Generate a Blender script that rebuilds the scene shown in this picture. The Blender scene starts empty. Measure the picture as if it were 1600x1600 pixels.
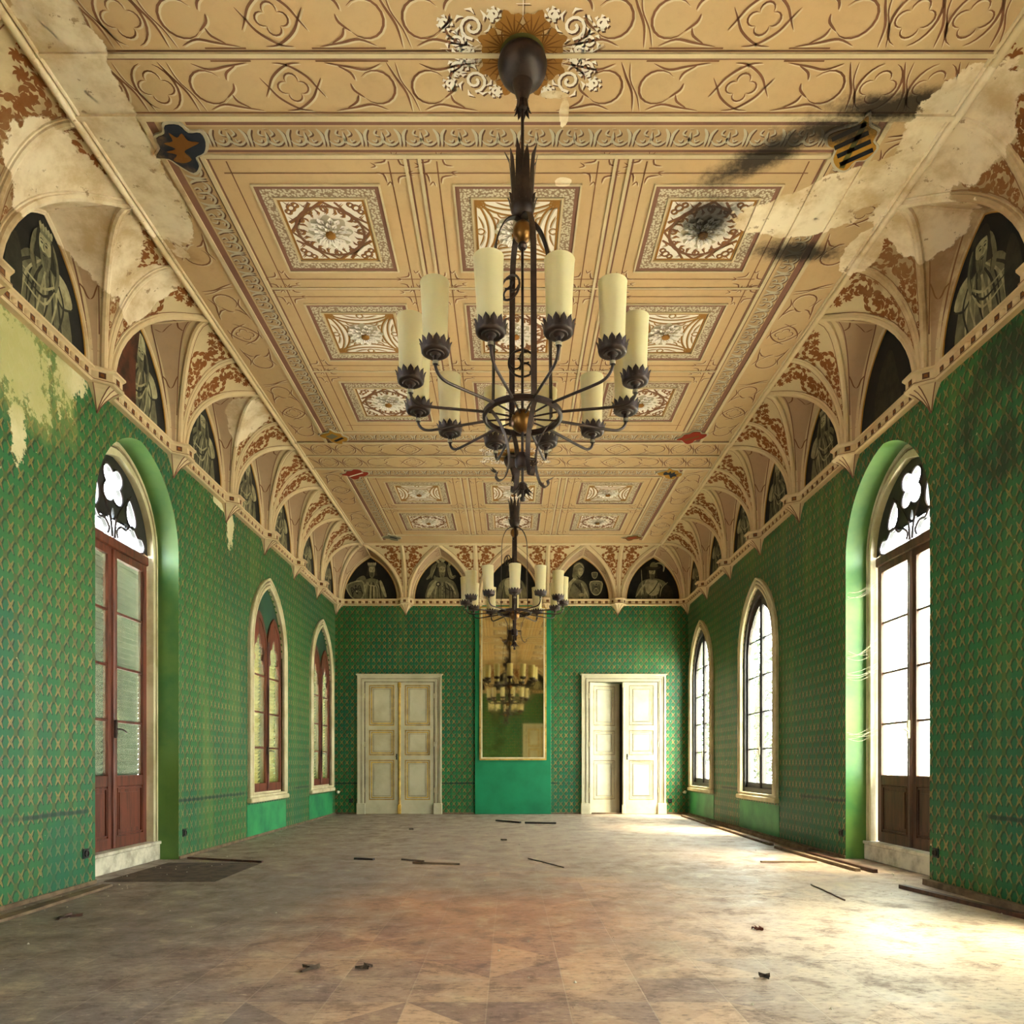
import bpy, bmesh, math, random
from mathutils import Vector, Matrix
from mathutils.geometry import tessellate_polygon
PI = math.pi
SC = bpy.context.scene
COL = SC.collection

# ------------------------------------------------------------------ camera
cam_d = bpy.data.cameras.new('camera'); cam = bpy.data.objects.new('camera', cam_d); COL.objects.link(cam)
cam_d.sensor_width = 36; cam_d.lens = 36 * 1134 / 1600
cam_d.shift_x = 3 / 1600; cam_d.shift_y = 393 / 1600
cam_d.clip_start = .05; cam_d.clip_end = 300
cam.location = (0, 0, 1.05); cam.rotation_euler = (PI / 2, 0, 0)
SC.camera = cam
# ------------------------------------------------------------------ light and exposure
SC.view_settings.view_transform = 'Standard'; SC.view_settings.look = 'None'
SC.view_settings.gamma = 1; SC.view_settings.use_curve_mapping = False
SC.view_settings.exposure = EXPOSURE = 2.95
try:
    SC.cycles.use_denoising = True
    SC.cycles.max_bounces = 12; SC.cycles.diffuse_bounces = 8; SC.cycles.transparent_max_bounces = 16
    SC.cycles.sample_clamp_indirect = 8.0
    SC.cycles.caustics_reflective = False; SC.cycles.caustics_refractive = False
except Exception:
    pass
W = bpy.data.worlds.new('overcast_sky'); SC.world = W; W.use_nodes = True
wn = W.node_tree; wn.nodes.clear()
wo = wn.nodes.new('ShaderNodeOutputWorld'); wb = wn.nodes.new('ShaderNodeBackground')
wt = wn.nodes.new('ShaderNodeTexCoord'); ws = wn.nodes.new('ShaderNodeSeparateXYZ'); wr = wn.nodes.new('ShaderNodeValToRGB')
wn.links.new(wt.outputs['Generated'], ws.inputs[0]); wn.links.new(ws.outputs['Z'], wr.inputs[0])
wr.color_ramp.elements[0].position = 0.0; wr.color_ramp.elements[0].color = (.90, .95, 1.0, 1)
wr.color_ramp.elements[1].position = .8; wr.color_ramp.elements[1].color = (.72, .86, 1.0, 1)
wn.links.new(wr.outputs[0], wb.inputs[0]); wb.inputs[1].default_value = WORLD = 6.5
wn.links.new(wb.outputs[0], wo.inputs[0])
sd = bpy.data.lights.new('sun', 'SUN'); sd.energy = 8.0; sd.angle = math.radians(24); sd.color = (1, .89, .70)
sun = bpy.data.objects.new('sun', sd); COL.objects.link(sun)
sun.rotation_euler = Vector((-.46, .34, -.95)).to_track_quat('-Z', 'Y').to_euler()

XL, XR, YB, ZC, PITCH, INS = -3.63, 3.70, 15.07, 5.40, 1.45, .69
YF = YB - 13 * PITCH
SIDE = {'L': ((XL, 0, 0), -PI / 2), 'R': ((XR, 0, 0), PI / 2), 'B': ((0, YB, 0), PI), 'F': ((0, YF, 0), 0)}
def U(s, w): return {'L': -w, 'R': w, 'B': -w, 'F': w}[s]
def to_world(s, u, n, z):
    return {'L': (XL + n, -u, z), 'R': (XR - n, u, z), 'B': (-u, YB - n, z), 'F': (u, YF + n, z)}[s]
# door-sized light portals that guide the sky light in through the openings
OPEN = {'L': [(7.15, 'tall'), (10.87, 'lancet'), (13.95, 'lancet'), (3.45, 'tall'), (-.3, 'tall')],
        'R': [(7.20, 'tall'), (10.83, 'arch'), (14.03, 'arch'), (3.45, 'tall'), (-.3, 'tall')],
        'F': [], 'B': []}
for s in 'LRF':
    for y, k in OPEN[s]:
        ld = bpy.data.lights.new('portal', 'AREA'); ld.shape = 'RECTANGLE'; ld.size = 1.6; ld.size_y = 4.2
        ld.cycles.is_portal = True
        lo = bpy.data.objects.new('portal', ld); COL.objects.link(lo)
        lo.location = to_world(s, U(s, y), -.5, 2.15)
        lo.rotation_euler = Vector({'L': (1, 0, 0), 'R': (-1, 0, 0), 'F': (0, 1, 0)}[s]).to_track_quat('-Z', 'Z').to_euler()

# ------------------------------------------------------------------ materials
def lin(c):
    return tuple(((v / 255) / 12.92 if v / 255 <= .04045 else ((v / 255 + .055) / 1.055) ** 2.4) for v in c) + (1,)
class NT:
    def __init__(s, nt): s.nt = nt; s.n = nt.nodes; s.l = nt.links
    def node(s, t, **k):
        n = s.n.new(t)
        for a, b in k.items(): setattr(n, a, b)
        return n
    def put(s, sock, v):
        if v is None: return
        if isinstance(v, bpy.types.NodeSocket): s.l.new(v, sock)
        else:
            if hasattr(sock.default_value, '__len__') and not hasattr(v, '__len__'): v = (v,) * len(sock.default_value)
            if hasattr(v, '__len__') and len(v) != len(sock.default_value): v = tuple(v)[:len(sock.default_value)]
            sock.default_value = v
    def m(s, op, a, b=None, c=None, clamp=False):
        n = s.node('ShaderNodeMath', operation=op); n.use_clamp = clamp
        s.put(n.inputs[0], a); s.put(n.inputs[1], b); s.put(n.inputs[2], c)
        return n.outputs[0]
    def mix(s, f, a, b, blend='MIX'):
        n = s.node('ShaderNodeMix', data_type='RGBA', blend_type=blend)
        s.put(n.inputs['Factor'], f); s.put(n.inputs[6], a); s.put(n.inputs[7], b)
        return n.outputs[2]
    def step(s, v, lo, hi, a=0., b=1.):
        n = s.node('ShaderNodeMapRange', interpolation_type='SMOOTHSTEP')
        s.put(n.inputs['Value'], v)
        n.inputs['From Min'].default_value = lo; n.inputs['From Max'].default_value = hi
        n.inputs['To Min'].default_value = a; n.inputs['To Max'].default_value = b
        return n.outputs[0]
    def noise(s, vec, scale, detail=4, rough=.55, dist=0.):
        n = s.node('ShaderNodeTexNoise'); s.put(n.inputs['Vector'], vec)
        n.inputs['Scale'].default_value = scale; n.inputs['Detail'].default_value = detail
        n.inputs['Roughness'].default_value = rough; n.inputs['Distortion'].default_value = dist
        return n.outputs['Fac']
    def pos(s): return s.node('ShaderNodeNewGeometry').outputs['Position']
    def obj(s): return s.node('ShaderNodeTexCoord').outputs['Object']
    def xyz(s, v):
        n = s.node('ShaderNodeSeparateXYZ'); s.put(n.inputs[0], v); return n.outputs
    def scale(s, v, sx, sy, sz):
        n = s.node('ShaderNodeMapping'); s.put(n.inputs['Vector'], v); n.inputs['Scale'].default_value = (sx, sy, sz); return n.outputs[0]
    def spot(s, v, c, r, rot=(0, 0, 0)):     # 1 at the centre, 0 on the ellipse
        n = s.node('ShaderNodeMapping', vector_type='TEXTURE'); s.put(n.inputs['Vector'], v)
        n.inputs['Location'].default_value = c; n.inputs['Scale'].default_value = r; n.inputs['Rotation'].default_value = rot
        g = s.node('ShaderNodeVectorMath', operation='LENGTH'); s.l.new(n.outputs[0], g.inputs[0])
        return s.m('SUBTRACT', 1., g.outputs['Value'])
    def maxs(s, L):
        o = L[0]
        for q in L[1:]: o = s.m('MAXIMUM', o, q)
        return o
def new_mat(name):
    m = bpy.data.materials.new(name); m.use_nodes = True
    t = NT(m.node_tree); b = m.node_tree.nodes['Principled BSDF']
    return m, t, b
def bump(t, b, h, strength=.3, dist=.01):
    n = t.node('ShaderNodeBump'); t.put(n.inputs['Height'], h)
    n.inputs['Strength'].default_value = strength; n.inputs['Distance'].default_value = dist
    t.l.new(n.outputs[0], b.inputs['Normal'])

# where plaster has fallen and mould has spread: one node group used by every painted surface up there
def damage_group():
    g = bpy.data.node_groups.new('plaster_damage', 'ShaderNodeTree')
    g.interface.new_socket('Peel', in_out='OUTPUT', socket_type='NodeSocketFloat')
    g.interface.new_socket('Mould', in_out='OUTPUT', socket_type='NodeSocketFloat')
    g.interface.new_socket('Stain', in_out='OUTPUT', socket_type='NodeSocketFloat')
    t = NT(g); go = t.node('NodeGroupOutput'); p = t.pos()
    n1 = t.noise(p, 2.6, 8, .62); n2 = t.noise(p, 9, 6, .6)
    nz = t.m('ADD', t.m('MULTIPLY', t.m('SUBTRACT', n1, .5), 2.0), t.m('MULTIPLY', t.m('SUBTRACT', n2, .5), .9))
    B = 99
    peel = [t.spot(p, (2.62, 5.50, 0), (.80, .24, B), (0, 0, -.42)), t.spot(p, (2.25, 5.80, 0), (.50, .20, B), (0, 0, .0)),
            t.spot(p, (3.05, 5.0, 5.3), (.34, .55, .8)), t.spot(p, (3.25, 5.7, 5.35), (.4, .34, .5)), t.spot(p, (2.98, 6.15, 5.4), (.16, .3, .3)),
            t.spot(p, (-2.72, 4.9, 0), (.24, 1.25, B), (0, 0, .05)), t.spot(p, (-2.72, 5.6, 0), (.20, .55, B)),
            t.spot(p, (-3.3, 5.5, 5.3), (.36, .8, .5)), t.spot(p, (-3.2, 6.45, 5.3), (.3, .2, .5)), t.spot(p, (-3.2, 8.9, 5.2), (.25, .35, .45))]
    small = [t.spot(p, (.30, 4.72, 0), (.10, .035, B)), t.spot(p, (.36, 4.86, 0), (.035, .14, B)), t.spot(p, (.40, 5.42, 0), (.07, .04, B))]
    pk = t.maxs(peel)
    a = t.step(t.m('ADD', pk, t.m('MULTIPLY', nz, .42)), .02, .06)
    b_ = t.step(t.m('ADD', t.maxs(small), t.m('MULTIPLY', nz, .9)), .10, .2)
    t.l.new(t.m('MAXIMUM', a, b_), go.inputs[0])
    mould = [t.spot(p, (2.72, 4.78, 0), (.75, .13, B), (0, 0, -.08)), t.spot(p, (1.85, 5.16, 0), (.62, .15, B), (0, 0, -.68)),
             t.spot(p, (1.58, 5.78, 0), (.30, .26, B)), t.spot(p, (2.42, 6.17, 0), (.52, .14, B), (0, 0, .05)), t.spot(p, (2.2, 4.98, 0), (.4, .14, B))]
    n3 = t.noise(p, 24, 6, .75)
    mm = t.step(t.m('ADD', t.m('ADD', t.maxs(mould), t.m('MULTIPLY', nz, .55)), t.m('MULTIPLY', t.m('SUBTRACT', n3, .5), .9)), -.2, .7)
    t.l.new(t.m('MULTIPLY', mm, .93), go.inputs[1])
    stain = [t.spot(p, (3.4, 5.6, 5.2), (.7, 1.5, 1.2)), t.spot(p, (-3.4, 5.2, 5.2), (.7, 1.9, 1.2)), t.spot(p, (-2.7, 5.0, 5.4), (.5, 1.9, .6))]
    st = t.step(t.m('ADD', t.maxs(stain), t.m('MULTIPLY', nz, .8)), .25, .75)
    t.l.new(st, go.inputs[2])
    return g
DAMAGE = damage_group()
MAT = {}
def ceil_mat(name, col, rough=.85, var=.16, tint=None, stainable=True, mosaic=None, bmp=.15, fade=1.0):
    m, t, b = new_mat(name); p = t.pos()
    c = col if isinstance(col, tuple) else lin(col)
    c = lin(col)
    base = c
    n = t.noise(p, 1.3, 5)
    base = t.mix(t.m('MULTIPLY', t.step(n, .35, .7), var * 2), c, lin(tint or tuple(int(v * .82) for v in col)))
    n2 = t.noise(p, 14, 5, .65)
    base = t.mix(t.m('MULTIPLY', t.step(n2, .45, .8), var), base, lin(tuple(int(v * .72) for v in col)))
    if mosaic:
        v = t.node('ShaderNodeTexVoronoi'); v.inputs['Scale'].default_value = mosaic[1]; t.put(v.inputs['Vector'], p)
        base = t.mix(t.m('MULTIPLY', t.step(v.outputs['Distance'], .40, .62), .8), base, lin(mosaic[0]))
    g = t.node('ShaderNodeGroup'); g.node_tree = DAMAGE
    stc = t.mix(t.noise(p, 6, 6, .7), lin((120, 84, 52)), lin((176, 140, 92)))
    base = t.mix(t.m('MULTIPLY', g.outputs['Stain'], .62), base, stc)
    pc = t.mix(t.step(t.noise(p, 3.5, 7, .65), .38, .7), lin((250, 236, 206)), lin((214, 188, 144)))
    pc = t.mix(t.m('MULTIPLY', t.step(t.noise(p, 11, 6, .7), .62, .66), .7), pc, lin((150, 112, 74)))
    base = t.mix(g.outputs['Peel'], base, pc)
    md = t.m('MULTIPLY', g.outputs['Mould'], t.m('SUBTRACT', 1., t.m('MULTIPLY', g.outputs['Peel'], .85)))
    base = t.mix(md, base, lin((34, 28, 26)))
    base = t.mix(1., base, (.86, .80, .78, 1.), 'MULTIPLY')
    t.put(b.inputs['Base Color'], base); b.inputs['Roughness'].default_value = rough
    b.inputs['Specular IOR Level'].default_value = .2
    bump(t, b, t.m('SUBTRACT', t.m('MULTIPLY', n2, .5), t.m('MULTIPLY', g.outputs['Peel'], 1.2)), bmp, .01)
    MAT[name] = m; return m
ceil_mat('ceil_tan', (203, 174, 130), tint=(202, 158, 106))
ceil_mat('ceil_panel', (199, 168, 123), tint=(194, 150, 100))
ceil_mat('ceil_brown', (134, 92, 64), var=.25)
ceil_mat('ceil_umber', (101, 70, 51), var=.2)
ceil_mat('ceil_mauve', (138, 99, 81), var=.2)
ceil_mat('ceil_pale', (221, 202, 165), var=.12)
ceil_mat('ceil_cream', (217, 198, 159), var=.18)
ceil_mat('ceil_grey', (197, 186, 160), var=.2)
ceil_mat('ceil_ochre', (162, 114, 51), var=.3)
ceil_mat('ceil_white', (248, 240, 226), var=.1, tint=(228, 212, 190))
ceil_mat('ceil_petal', (255, 250, 240), var=.06, tint=(240, 232, 220))
ceil_mat('ceil_mosaic', (212, 200, 172), mosaic=((128, 96, 70), 52), var=.1)
ceil_mat('ceil_frieze', (184, 154, 114), var=.2)
ceil_mat('vault_pink', (194, 168, 135), tint=(190, 154, 116))
ceil_mat('vault_cream', (225, 206, 166), var=.15, tint=(214, 184, 130))
ceil_mat('vault_field', (220, 200, 158), var=.12)
ceil_mat('vault_rust', (143, 88, 43), var=.3)
ceil_mat('vault_gold', (197, 149, 71), var=.3)
ceil_mat('shield_blue', (38, 42, 52)); ceil_mat('shield_black', (26, 26, 30)); ceil_mat('shield_yellow', (176, 130, 44))
ceil_mat('shield_red', (150, 44, 26)); ceil_mat('shield_green', (96, 92, 44)); ceil_mat('shield_grey', (120, 116, 92)); ceil_mat('shield_brown', (120, 76, 28))
def paint_mat(name, col, col2=None, sc=3., rough=.7, spec=.3, metal=0., bmp=.1, detail=5, lo=.35, hi=.7, streak=None):
    m, t, b = new_mat(name); p = t.pos()
    if streak: p = t.scale(p, *streak)
    n = t.noise(p, sc, detail, .6)
    col2 = col2 or tuple(int(v * .75) for v in col)
    t.put(b.inputs['Base Color'], t.mix(t.step(n, lo, hi), lin(col), lin(col2)))
    b.inputs['Roughness'].default_value = rough; b.inputs['Metallic'].default_value = metal
    b.inputs['Specular IOR Level'].default_value = spec
    if bmp: bump(t, b, t.noise(p, sc * 6, 4), bmp, .004)
    MAT[name] = m; return m
paint_mat('iron', (62, 46, 40), (38, 28, 26), 14, .45, .5, .55)
paint_mat('iron_light', (98, 80, 68), (60, 48, 42), 14, .5, .5, .5)
paint_mat('brass', (136, 94, 46), (70, 46, 30), 9, .35, .5, .8)
paint_mat('white_paint', (186, 178, 152), (168, 158, 130), 2, .55, bmp=.03)
paint_mat('white_shade', (190, 176, 140), (160, 142, 100), 6, .6)
paint_mat('yellow_line', (196, 158, 70), (150, 118, 60), 8)
paint_mat('cream_paint', (206, 194, 158), (176, 162, 124), 3, .6)
paint_mat('stone_white', (206, 198, 178), (150, 140, 122), 6, .75)
paint_mat('wood_red', (104, 50, 32), (66, 30, 20), 3, .5, .35, streak=(6, 6, .8))
paint_mat('wood_dark', (84, 54, 40), (50, 32, 26), 3, .5, .35, streak=(6, 6, .8))
paint_mat('wood_black', (44, 34, 30), (24, 20, 20), 4, .45, .4)
paint_mat('wood_grey', (116, 96, 74), (78, 62, 48), 4, .8, streak=(2, 2, 2))
paint_mat('tracery_dark', (34, 34, 30), (20, 22, 22), 5, .5, .4)
paint_mat('shutter_cream', (196, 184, 132), (150, 140, 96), 2, .8, streak=(1, 1, 12))
paint_mat('shutter_grey', (60, 64, 52), (36, 40, 32), 2, .8, streak=(1, 1, 12))
paint_mat('green_plain', (92, 124, 58), (50, 100, 52), 1.2, .45, .35)
paint_mat('green_breast', (20, 122, 80), (14, 100, 64), 1.0, .5, .3)
paint_mat('green_dado', (54, 140, 84), (22, 98, 64), 1.6, .5, .3)
paint_mat('green_infill', (40, 78, 56), (26, 54, 42), 2.0, .6)
paint_mat('socket_black', (26, 30, 28), (18, 20, 20), 5, .4)
paint_mat('debris', (88, 72, 58), (52, 42, 36), 9, .9)
paint_mat('lead_grey', (150, 140, 118), (110, 100, 84), 9, .8)
paint_mat('mural_ground', (32, 29, 26), (22, 21, 22), 5, .75, .2)
paint_mat('mural_mid', (116, 110, 84), (84, 80, 62), 9, .8, .2)
paint_mat('mural_light', (172, 162, 126), (130, 122, 92), 12, .8, .2)
paint_mat('mural_deep', (54, 50, 40), (38, 36, 30), 9, .8, .2)
paint_mat('mural_rust', (92, 50, 34), (50, 34, 26), 6, .8, .2)
paint_mat('bark', (84, 70, 52), (50, 42, 32), 6, .9)
paint_mat('leaves', (30, 44, 14), (14, 24, 8), 1.6, .8, bmp=.4)
paint_mat('pale_ground', (212, 206, 196), (194, 190, 180), .5, .95)
paint_mat('web', (200, 196, 176), (170, 164, 140), 20, .9)
# glass
def glass(name, col, mixd, gl=.06, rough=.08):
    m, t, b = new_mat(name); t.n.remove(b); o = t.n['Material Output']
    tr = t.node('ShaderNodeBsdfTransparent'); tr.inputs[0].default_value = lin((250, 250, 240))
    df = t.node('ShaderNodeBsdfTranslucent'); df.inputs[0].default_value = lin(col)
    gs = t.node('ShaderNodeBsdfGlossy'); gs.inputs['Roughness'].default_value = rough
    m1 = t.node('ShaderNodeMixShader'); n = t.noise(t.pos(), 2.2, 5)
    t.l.new(t.step(n, .2, .85, mixd * .5, min(1, mixd * 1.5)), m1.inputs[0]); t.l.new(tr.outputs[0], m1.inputs[1]); t.l.new(df.outputs[0], m1.inputs[2])
    m2 = t.node('ShaderNodeMixShader'); m2.inputs[0].default_value = gl
    t.l.new(m1.outputs[0], m2.inputs[1]); t.l.new(gs.outputs[0], m2.inputs[2]); t.l.new(m2.outputs[0], o.inputs[0])
    MAT[name] = m
glass('glass_dusty', (236, 232, 200), .22)
glass('glass_clear', (236, 232, 200), .006)
glass('glass_dull', (150, 156, 130), .25, .08, .15)
def shade_mat():
    m, t, b = new_mat('shade_glass')
    p = t.obj(); n = t.noise(t.pos(), 6, 4)
    t.put(b.inputs['Base Color'], t.mix(n, lin((236, 226, 184)), lin((214, 202, 160))))
    b.inputs['Roughness'].default_value = .35; b.inputs['Subsurface Weight'].default_value = .0
    o = t.n['Material Output']; tl = t.node('ShaderNodeBsdfTranslucent'); tl.inputs[0].default_value = lin((236, 222, 160))
    ms = t.node('ShaderNodeMixShader'); ms.inputs[0].default_value = .35
    t.l.new(b.outputs[0], ms.inputs[1]); t.l.new(tl.outputs[0], ms.inputs[2]); t.l.new(ms.outputs[0], o.inputs[0])
    MAT['shade_glass'] = m
shade_mat()
def mirror_mat():
    m, t, b = new_mat('mirror_glass'); p = t.pos()
    n = t.noise(p, 1.6, 7, .65)
    f = t.step(n, .52, .75)
    t.put(b.inputs['Base Color'], t.mix(f, lin((214, 204, 160)), lin((150, 140, 92))))
    b.inputs['Metallic'].default_value = 1; t.put(b.inputs['Roughness'], t.step(n, .55, .8, .03, .22))
    MAT['mirror_glass'] = m
mirror_mat()
def wallpaper():
    m, t, b = new_mat('wallpaper_green'); o = t.obj(); x, y, z = t.xyz(o); p = t.pos()
    # big trellis
    def lattice(dx, dz, w):
        g = t.m('ADD', t.m('COSINE', t.m('MULTIPLY', t.m('ADD', x, dx), 2 * PI / .222)), t.m('COSINE', t.m('MULTIPLY', t.m('ADD', z, dz), 2 * PI / .284)))
        return t.step(t.m('ABSOLUTE', g), w, w * .3)
    def knots(dx, dz, w):
        cx = t.m('SUBTRACT', t.m('FRACT', t.m('DIVIDE', t.m('ADD', x, dx), .111)), .5)
        cz = t.m('SUBTRACT', t.m('FRACT', t.m('DIVIDE', t.m('ADD', z, dz), .142)), .5)
        ax, az = t.m('ABSOLUTE', cx), t.m('ABSOLUTE', cz)
        # an x whose four arms bow outwards and curl at the tips
        d = t.m('ABSOLUTE', t.m('SUBTRACT', ax, t.m('MULTIPLY', t.m('POWER', az, .75), .66)))
        r = t.m('SQRT', t.m('ADD', t.m('MULTIPLY', ax, ax), t.m('MULTIPLY', az, az)))
        ww = t.step(r, .0, .42, w * 1.5, w * .55)
        return t.m('MULTIPLY', t.step(t.m('SUBTRACT', d, ww), .02, -.02), t.step(r, .45, .41))
    knot = knots(0, 0, .095); core = knots(0, 0, .02)
    lat = lattice(.0, .0, .24); shl = lattice(.010, .008, .32)
    sh = t.m('MAXIMUM', knots(.012, .010, .115), shl)
    gold = knot
    wear = t.noise(p, 1.1, 6, .6); wear2 = t.noise(p, 5, 6, .65)
    green = t.mix(t.step(wear, .3, .7), lin((22, 102, 58)), lin((54, 110, 50)))
    green = t.mix(t.step(t.noise(p, .55, 4), .4, .62), green, lin((14, 94, 64)))
    green = t.mix(t.m('MULTIPLY', t.step(wear2, .5, .8), .4), green, lin((16, 78, 44)))
    c = t.mix(t.m('MULTIPLY', sh, .85), green, lin((18, 52, 30)))
    lc = t.mix(wear2, lin((58, 92, 44)), lin((98, 96, 46)))
    c = t.mix(t.m('MULTIPLY', lat, .85), c, lc)
    gc = t.mix(t.step(t.noise(p, 8, 3), .4, .65), lin((172, 136, 66)), lin((140, 92, 54)))
    gc = t.mix(t.m('MULTIPLY', core, .7), gc, lin((60, 84, 42)))
    c = t.mix(t.m('MULTIPLY', gold, t.step(wear2, .70, .35, .3, .82)), c, gc)
    # damp, fallen paper and mould on the walls
    n1 = t.noise(p, 3.2, 8, .66); n2 = t.noise(t.scale(p, 1, 1, .35), 7, 7, .65)
    nz = t.m('ADD', t.m('MULTIPLY', t.m('SUBTRACT', n1, .5), 1.6), t.m('MULTIPLY', t.m('SUBTRACT', n2, .5), 1.2))
    fall = t.maxs([t.spot(p, (XL, 5.2, 4.05), (.6, .85, .46), (0, 0, 0)), t.spot(p, (XL, 6.0, 4.25), (.6, .3, .22)), t.spot(p, (XL, 9.4, 4.1), (.6, .16, .42)), t.spot(p, (XL, 9.1, 4.3), (.5, .35, .07)),
                   t.spot(p, (XL, 5.35, 3.5), (.4, .12, .3))])
    n3 = t.noise(p, 16, 8, .75)
    ff = t.step(t.m('ADD', t.m('ADD', fall, t.m('MULTIPLY', nz, .75)), t.m('MULTIPLY', t.m('SUBTRACT', n3, .5), 1.6)), .22, .30)
    specks = t.m('MULTIPLY', t.step(t.noise(p, 22, 3, .6), .70, .73), t.step(t.noise(p, 1.7, 3), .46, .62))
    pc = t.mix(t.noise(p, 5, 6, .7), lin((244, 230, 194)), lin((196, 182, 124)))
    c = t.mix(t.m('MAXIMUM', ff, specks), c, pc)
    yel = t.m('MULTIPLY', t.step(t.m('ADD', t.spot(p, (XL, 5.2, 4.1), (.8, 1.2, .75)), t.m('MULTIPLY', nz, .6)), .1, .6), .6)
    c = t.mix(yel, c, lin((170, 168, 92)))
    streak = t.step(t.noise(t.scale(p, 1, 1, .12), 2.4, 5, .6), .52, .70)
    c = t.mix(t.m('MULTIPLY', streak, .35), c, lin((112, 136, 62)))
    ring = t.m('SUBTRACT', 1., t.m('MULTIPLY', t.m('ABSOLUTE', t.m('SUBTRACT', t.spot(p, (XR, 5.45, 3.72), (.8, .62, .62)), .28)), 3.0))
    mo = t.step(t.m('ADD', t.m('ADD', t.m('MULTIPLY', ring, .55), t.m('MULTIPLY', t.spot(p, (XR, 5.4, 3.85), (.8, .55, .6)), .6)), t.m('MULTIPLY', nz, 1.3)), -.05, .75)
    c = t.mix(t.m('MULTIPLY', mo, .8), c, lin((10, 30, 24)))
    # grime towards the skirting and the long scar a rail left at dado height
    zw = t.xyz(p)[2]
    rail = t.m('MULTIPLY', t.step(t.m('ABSOLUTE', t.m('SUBTRACT', t.m('ADD', zw, t.m('MULTIPLY', t.m('SUBTRACT', n1, .5), .03)), .64)), .028, .008), t.step(t.noise(t.scale(p, 1, 1, 0), .9, 1), .46, .52))
    c = t.mix(t.m('MULTIPLY', rail, .9), c, lin((8, 44, 36)))
    low = t.m('MULTIPLY', t.step(t.m('ADD', zw, t.m('MULTIPLY', nz, .25)), .66, .5), t.step(t.noise(t.scale(p, 1, 1, .2), 1.1, 3), .45, .6))
    c = t.mix(t.m('MULTIPLY', low, .55), c, lin((14, 92, 66)))
    c = t.mix(1., c, (.86, .88, .88, 1.), 'MULTIPLY')
    t.put(b.inputs['Base Color'], c)
    t.put(b.inputs['Roughness'], t.mix(gold, .55, .4)); b.inputs['Specular IOR Level'].default_value = .35
    bump(t, b, t.m('ADD', t.m('MULTIPLY', gold, .7), t.m('MULTIPLY', ff, -1.)), .35, .006)
    MAT['wallpaper_green'] = m
wallpaper()
def floor_mat():
    m, t, b = new_mat('floor_parquet'); p = t.pos(); x, y, z = t.xyz(p)
    T = .355
    fx = t.m('DIVIDE', t.m('ADD', x, .10), T); fy = t.m('DIVIDE', y, T)
    cx = t.m('SUBTRACT', t.m('FRACT', fx), .5); cy = t.m('SUBTRACT', t.m('FRACT', fy), .5)
    ax, ay = t.m('ABSOLUTE', cx), t.m('ABSOLUTE', cy)
    def cell(k):
        w = t.node('ShaderNodeTexWhiteNoise', noise_dimensions='3D'); cb = t.node('ShaderNodeCombineXYZ')
        t.put(cb.inputs[0], t.m('FLOOR', fx)); t.put(cb.inputs[1], t.m('FLOOR', fy)); t.put(cb.inputs[2], k); t.l.new(cb.outputs[0], w.inputs['Vector']); return w.outputs['Value']
    par = t.m('PINGPONG', t.m('ADD', t.m('FLOOR', fx), t.m('FLOOR', fy)), 1.)
    d = t.m('ADD', cx, t.m('MULTIPLY', cy, t.m('SUBTRACT', t.m('MULTIPLY', par, 2.), 1.)))     # veneer halves laid on the diagonal
    half = t.m('GREATER_THAN', d, 0.)
    tone = cell(half)
    joint = t.step(t.m('MAXIMUM', ax, ay), .487, .496)
    n0 = t.noise(p, .42, 3, .5); n1 = t.noise(p, .9, 6, .6); n2 = t.noise(p, 3.6, 9, .68, .3); n3 = t.noise(t.scale(p, 1, 2.4, 1), 16, 8, .72)
    n4 = t.noise(t.scale(p, .6, 1.6, 1), 2.6, 6, .6, .8)
    c = t.mix(tone, lin((122, 94, 84)), lin((184, 148, 118)))
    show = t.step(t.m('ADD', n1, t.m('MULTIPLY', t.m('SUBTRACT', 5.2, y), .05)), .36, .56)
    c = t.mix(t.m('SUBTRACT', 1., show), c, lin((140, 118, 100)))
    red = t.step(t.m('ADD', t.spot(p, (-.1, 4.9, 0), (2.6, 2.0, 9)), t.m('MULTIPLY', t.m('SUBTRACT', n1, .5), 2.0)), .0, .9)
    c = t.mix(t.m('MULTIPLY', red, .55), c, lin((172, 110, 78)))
    grey = t.step(t.m('ADD', t.m('MULTIPLY', x, -.42), t.m('MULTIPLY', t.m('SUBTRACT', n0, .5), 2.)), .1, .7)  # dust grey at left, partly the duller light put into the colour
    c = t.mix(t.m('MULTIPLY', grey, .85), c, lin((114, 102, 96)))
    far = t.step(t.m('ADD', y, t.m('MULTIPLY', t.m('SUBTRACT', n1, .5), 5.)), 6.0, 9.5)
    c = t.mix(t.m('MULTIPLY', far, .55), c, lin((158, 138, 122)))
    pale = t.step(t.m('ADD', t.spot(p, (3.0, 4.0, 0), (3.0, 3.6, 9)), t.m('MULTIPLY', t.m('SUBTRACT', n1, .5), 1.4)), .0, .8)  # near right zone: daylight wash partly put into the floor colour
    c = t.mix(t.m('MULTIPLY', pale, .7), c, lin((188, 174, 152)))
    c = t.mix(t.m('MULTIPLY', t.step(n2, .50, .66), .60), c, lin((86, 64, 58)))
    c = t.mix(t.m('MULTIPLY', t.step(n2, .46, .32), .40), c, lin((196, 166, 126)))
    c = t.mix(t.m('MULTIPLY', t.step(n3, .50, .66), .7), c, lin((78, 56, 50)))
    c = t.mix(t.m('MULTIPLY', t.step(n3, .44, .32), .45), c, lin((204, 184, 156)))
    scr = t.m('MULTIPLY', t.step(t.m('ABSOLUTE', t.m('SUBTRACT', n4, .5)), .006, .001), t.step(n2, .44, .56))
    c = t.mix(t.m('MULTIPLY', scr, .7), c, lin((66, 44, 38)))
    c = t.mix(t.m('MULTIPLY', joint, .16), c, lin((202, 184, 156)))
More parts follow.
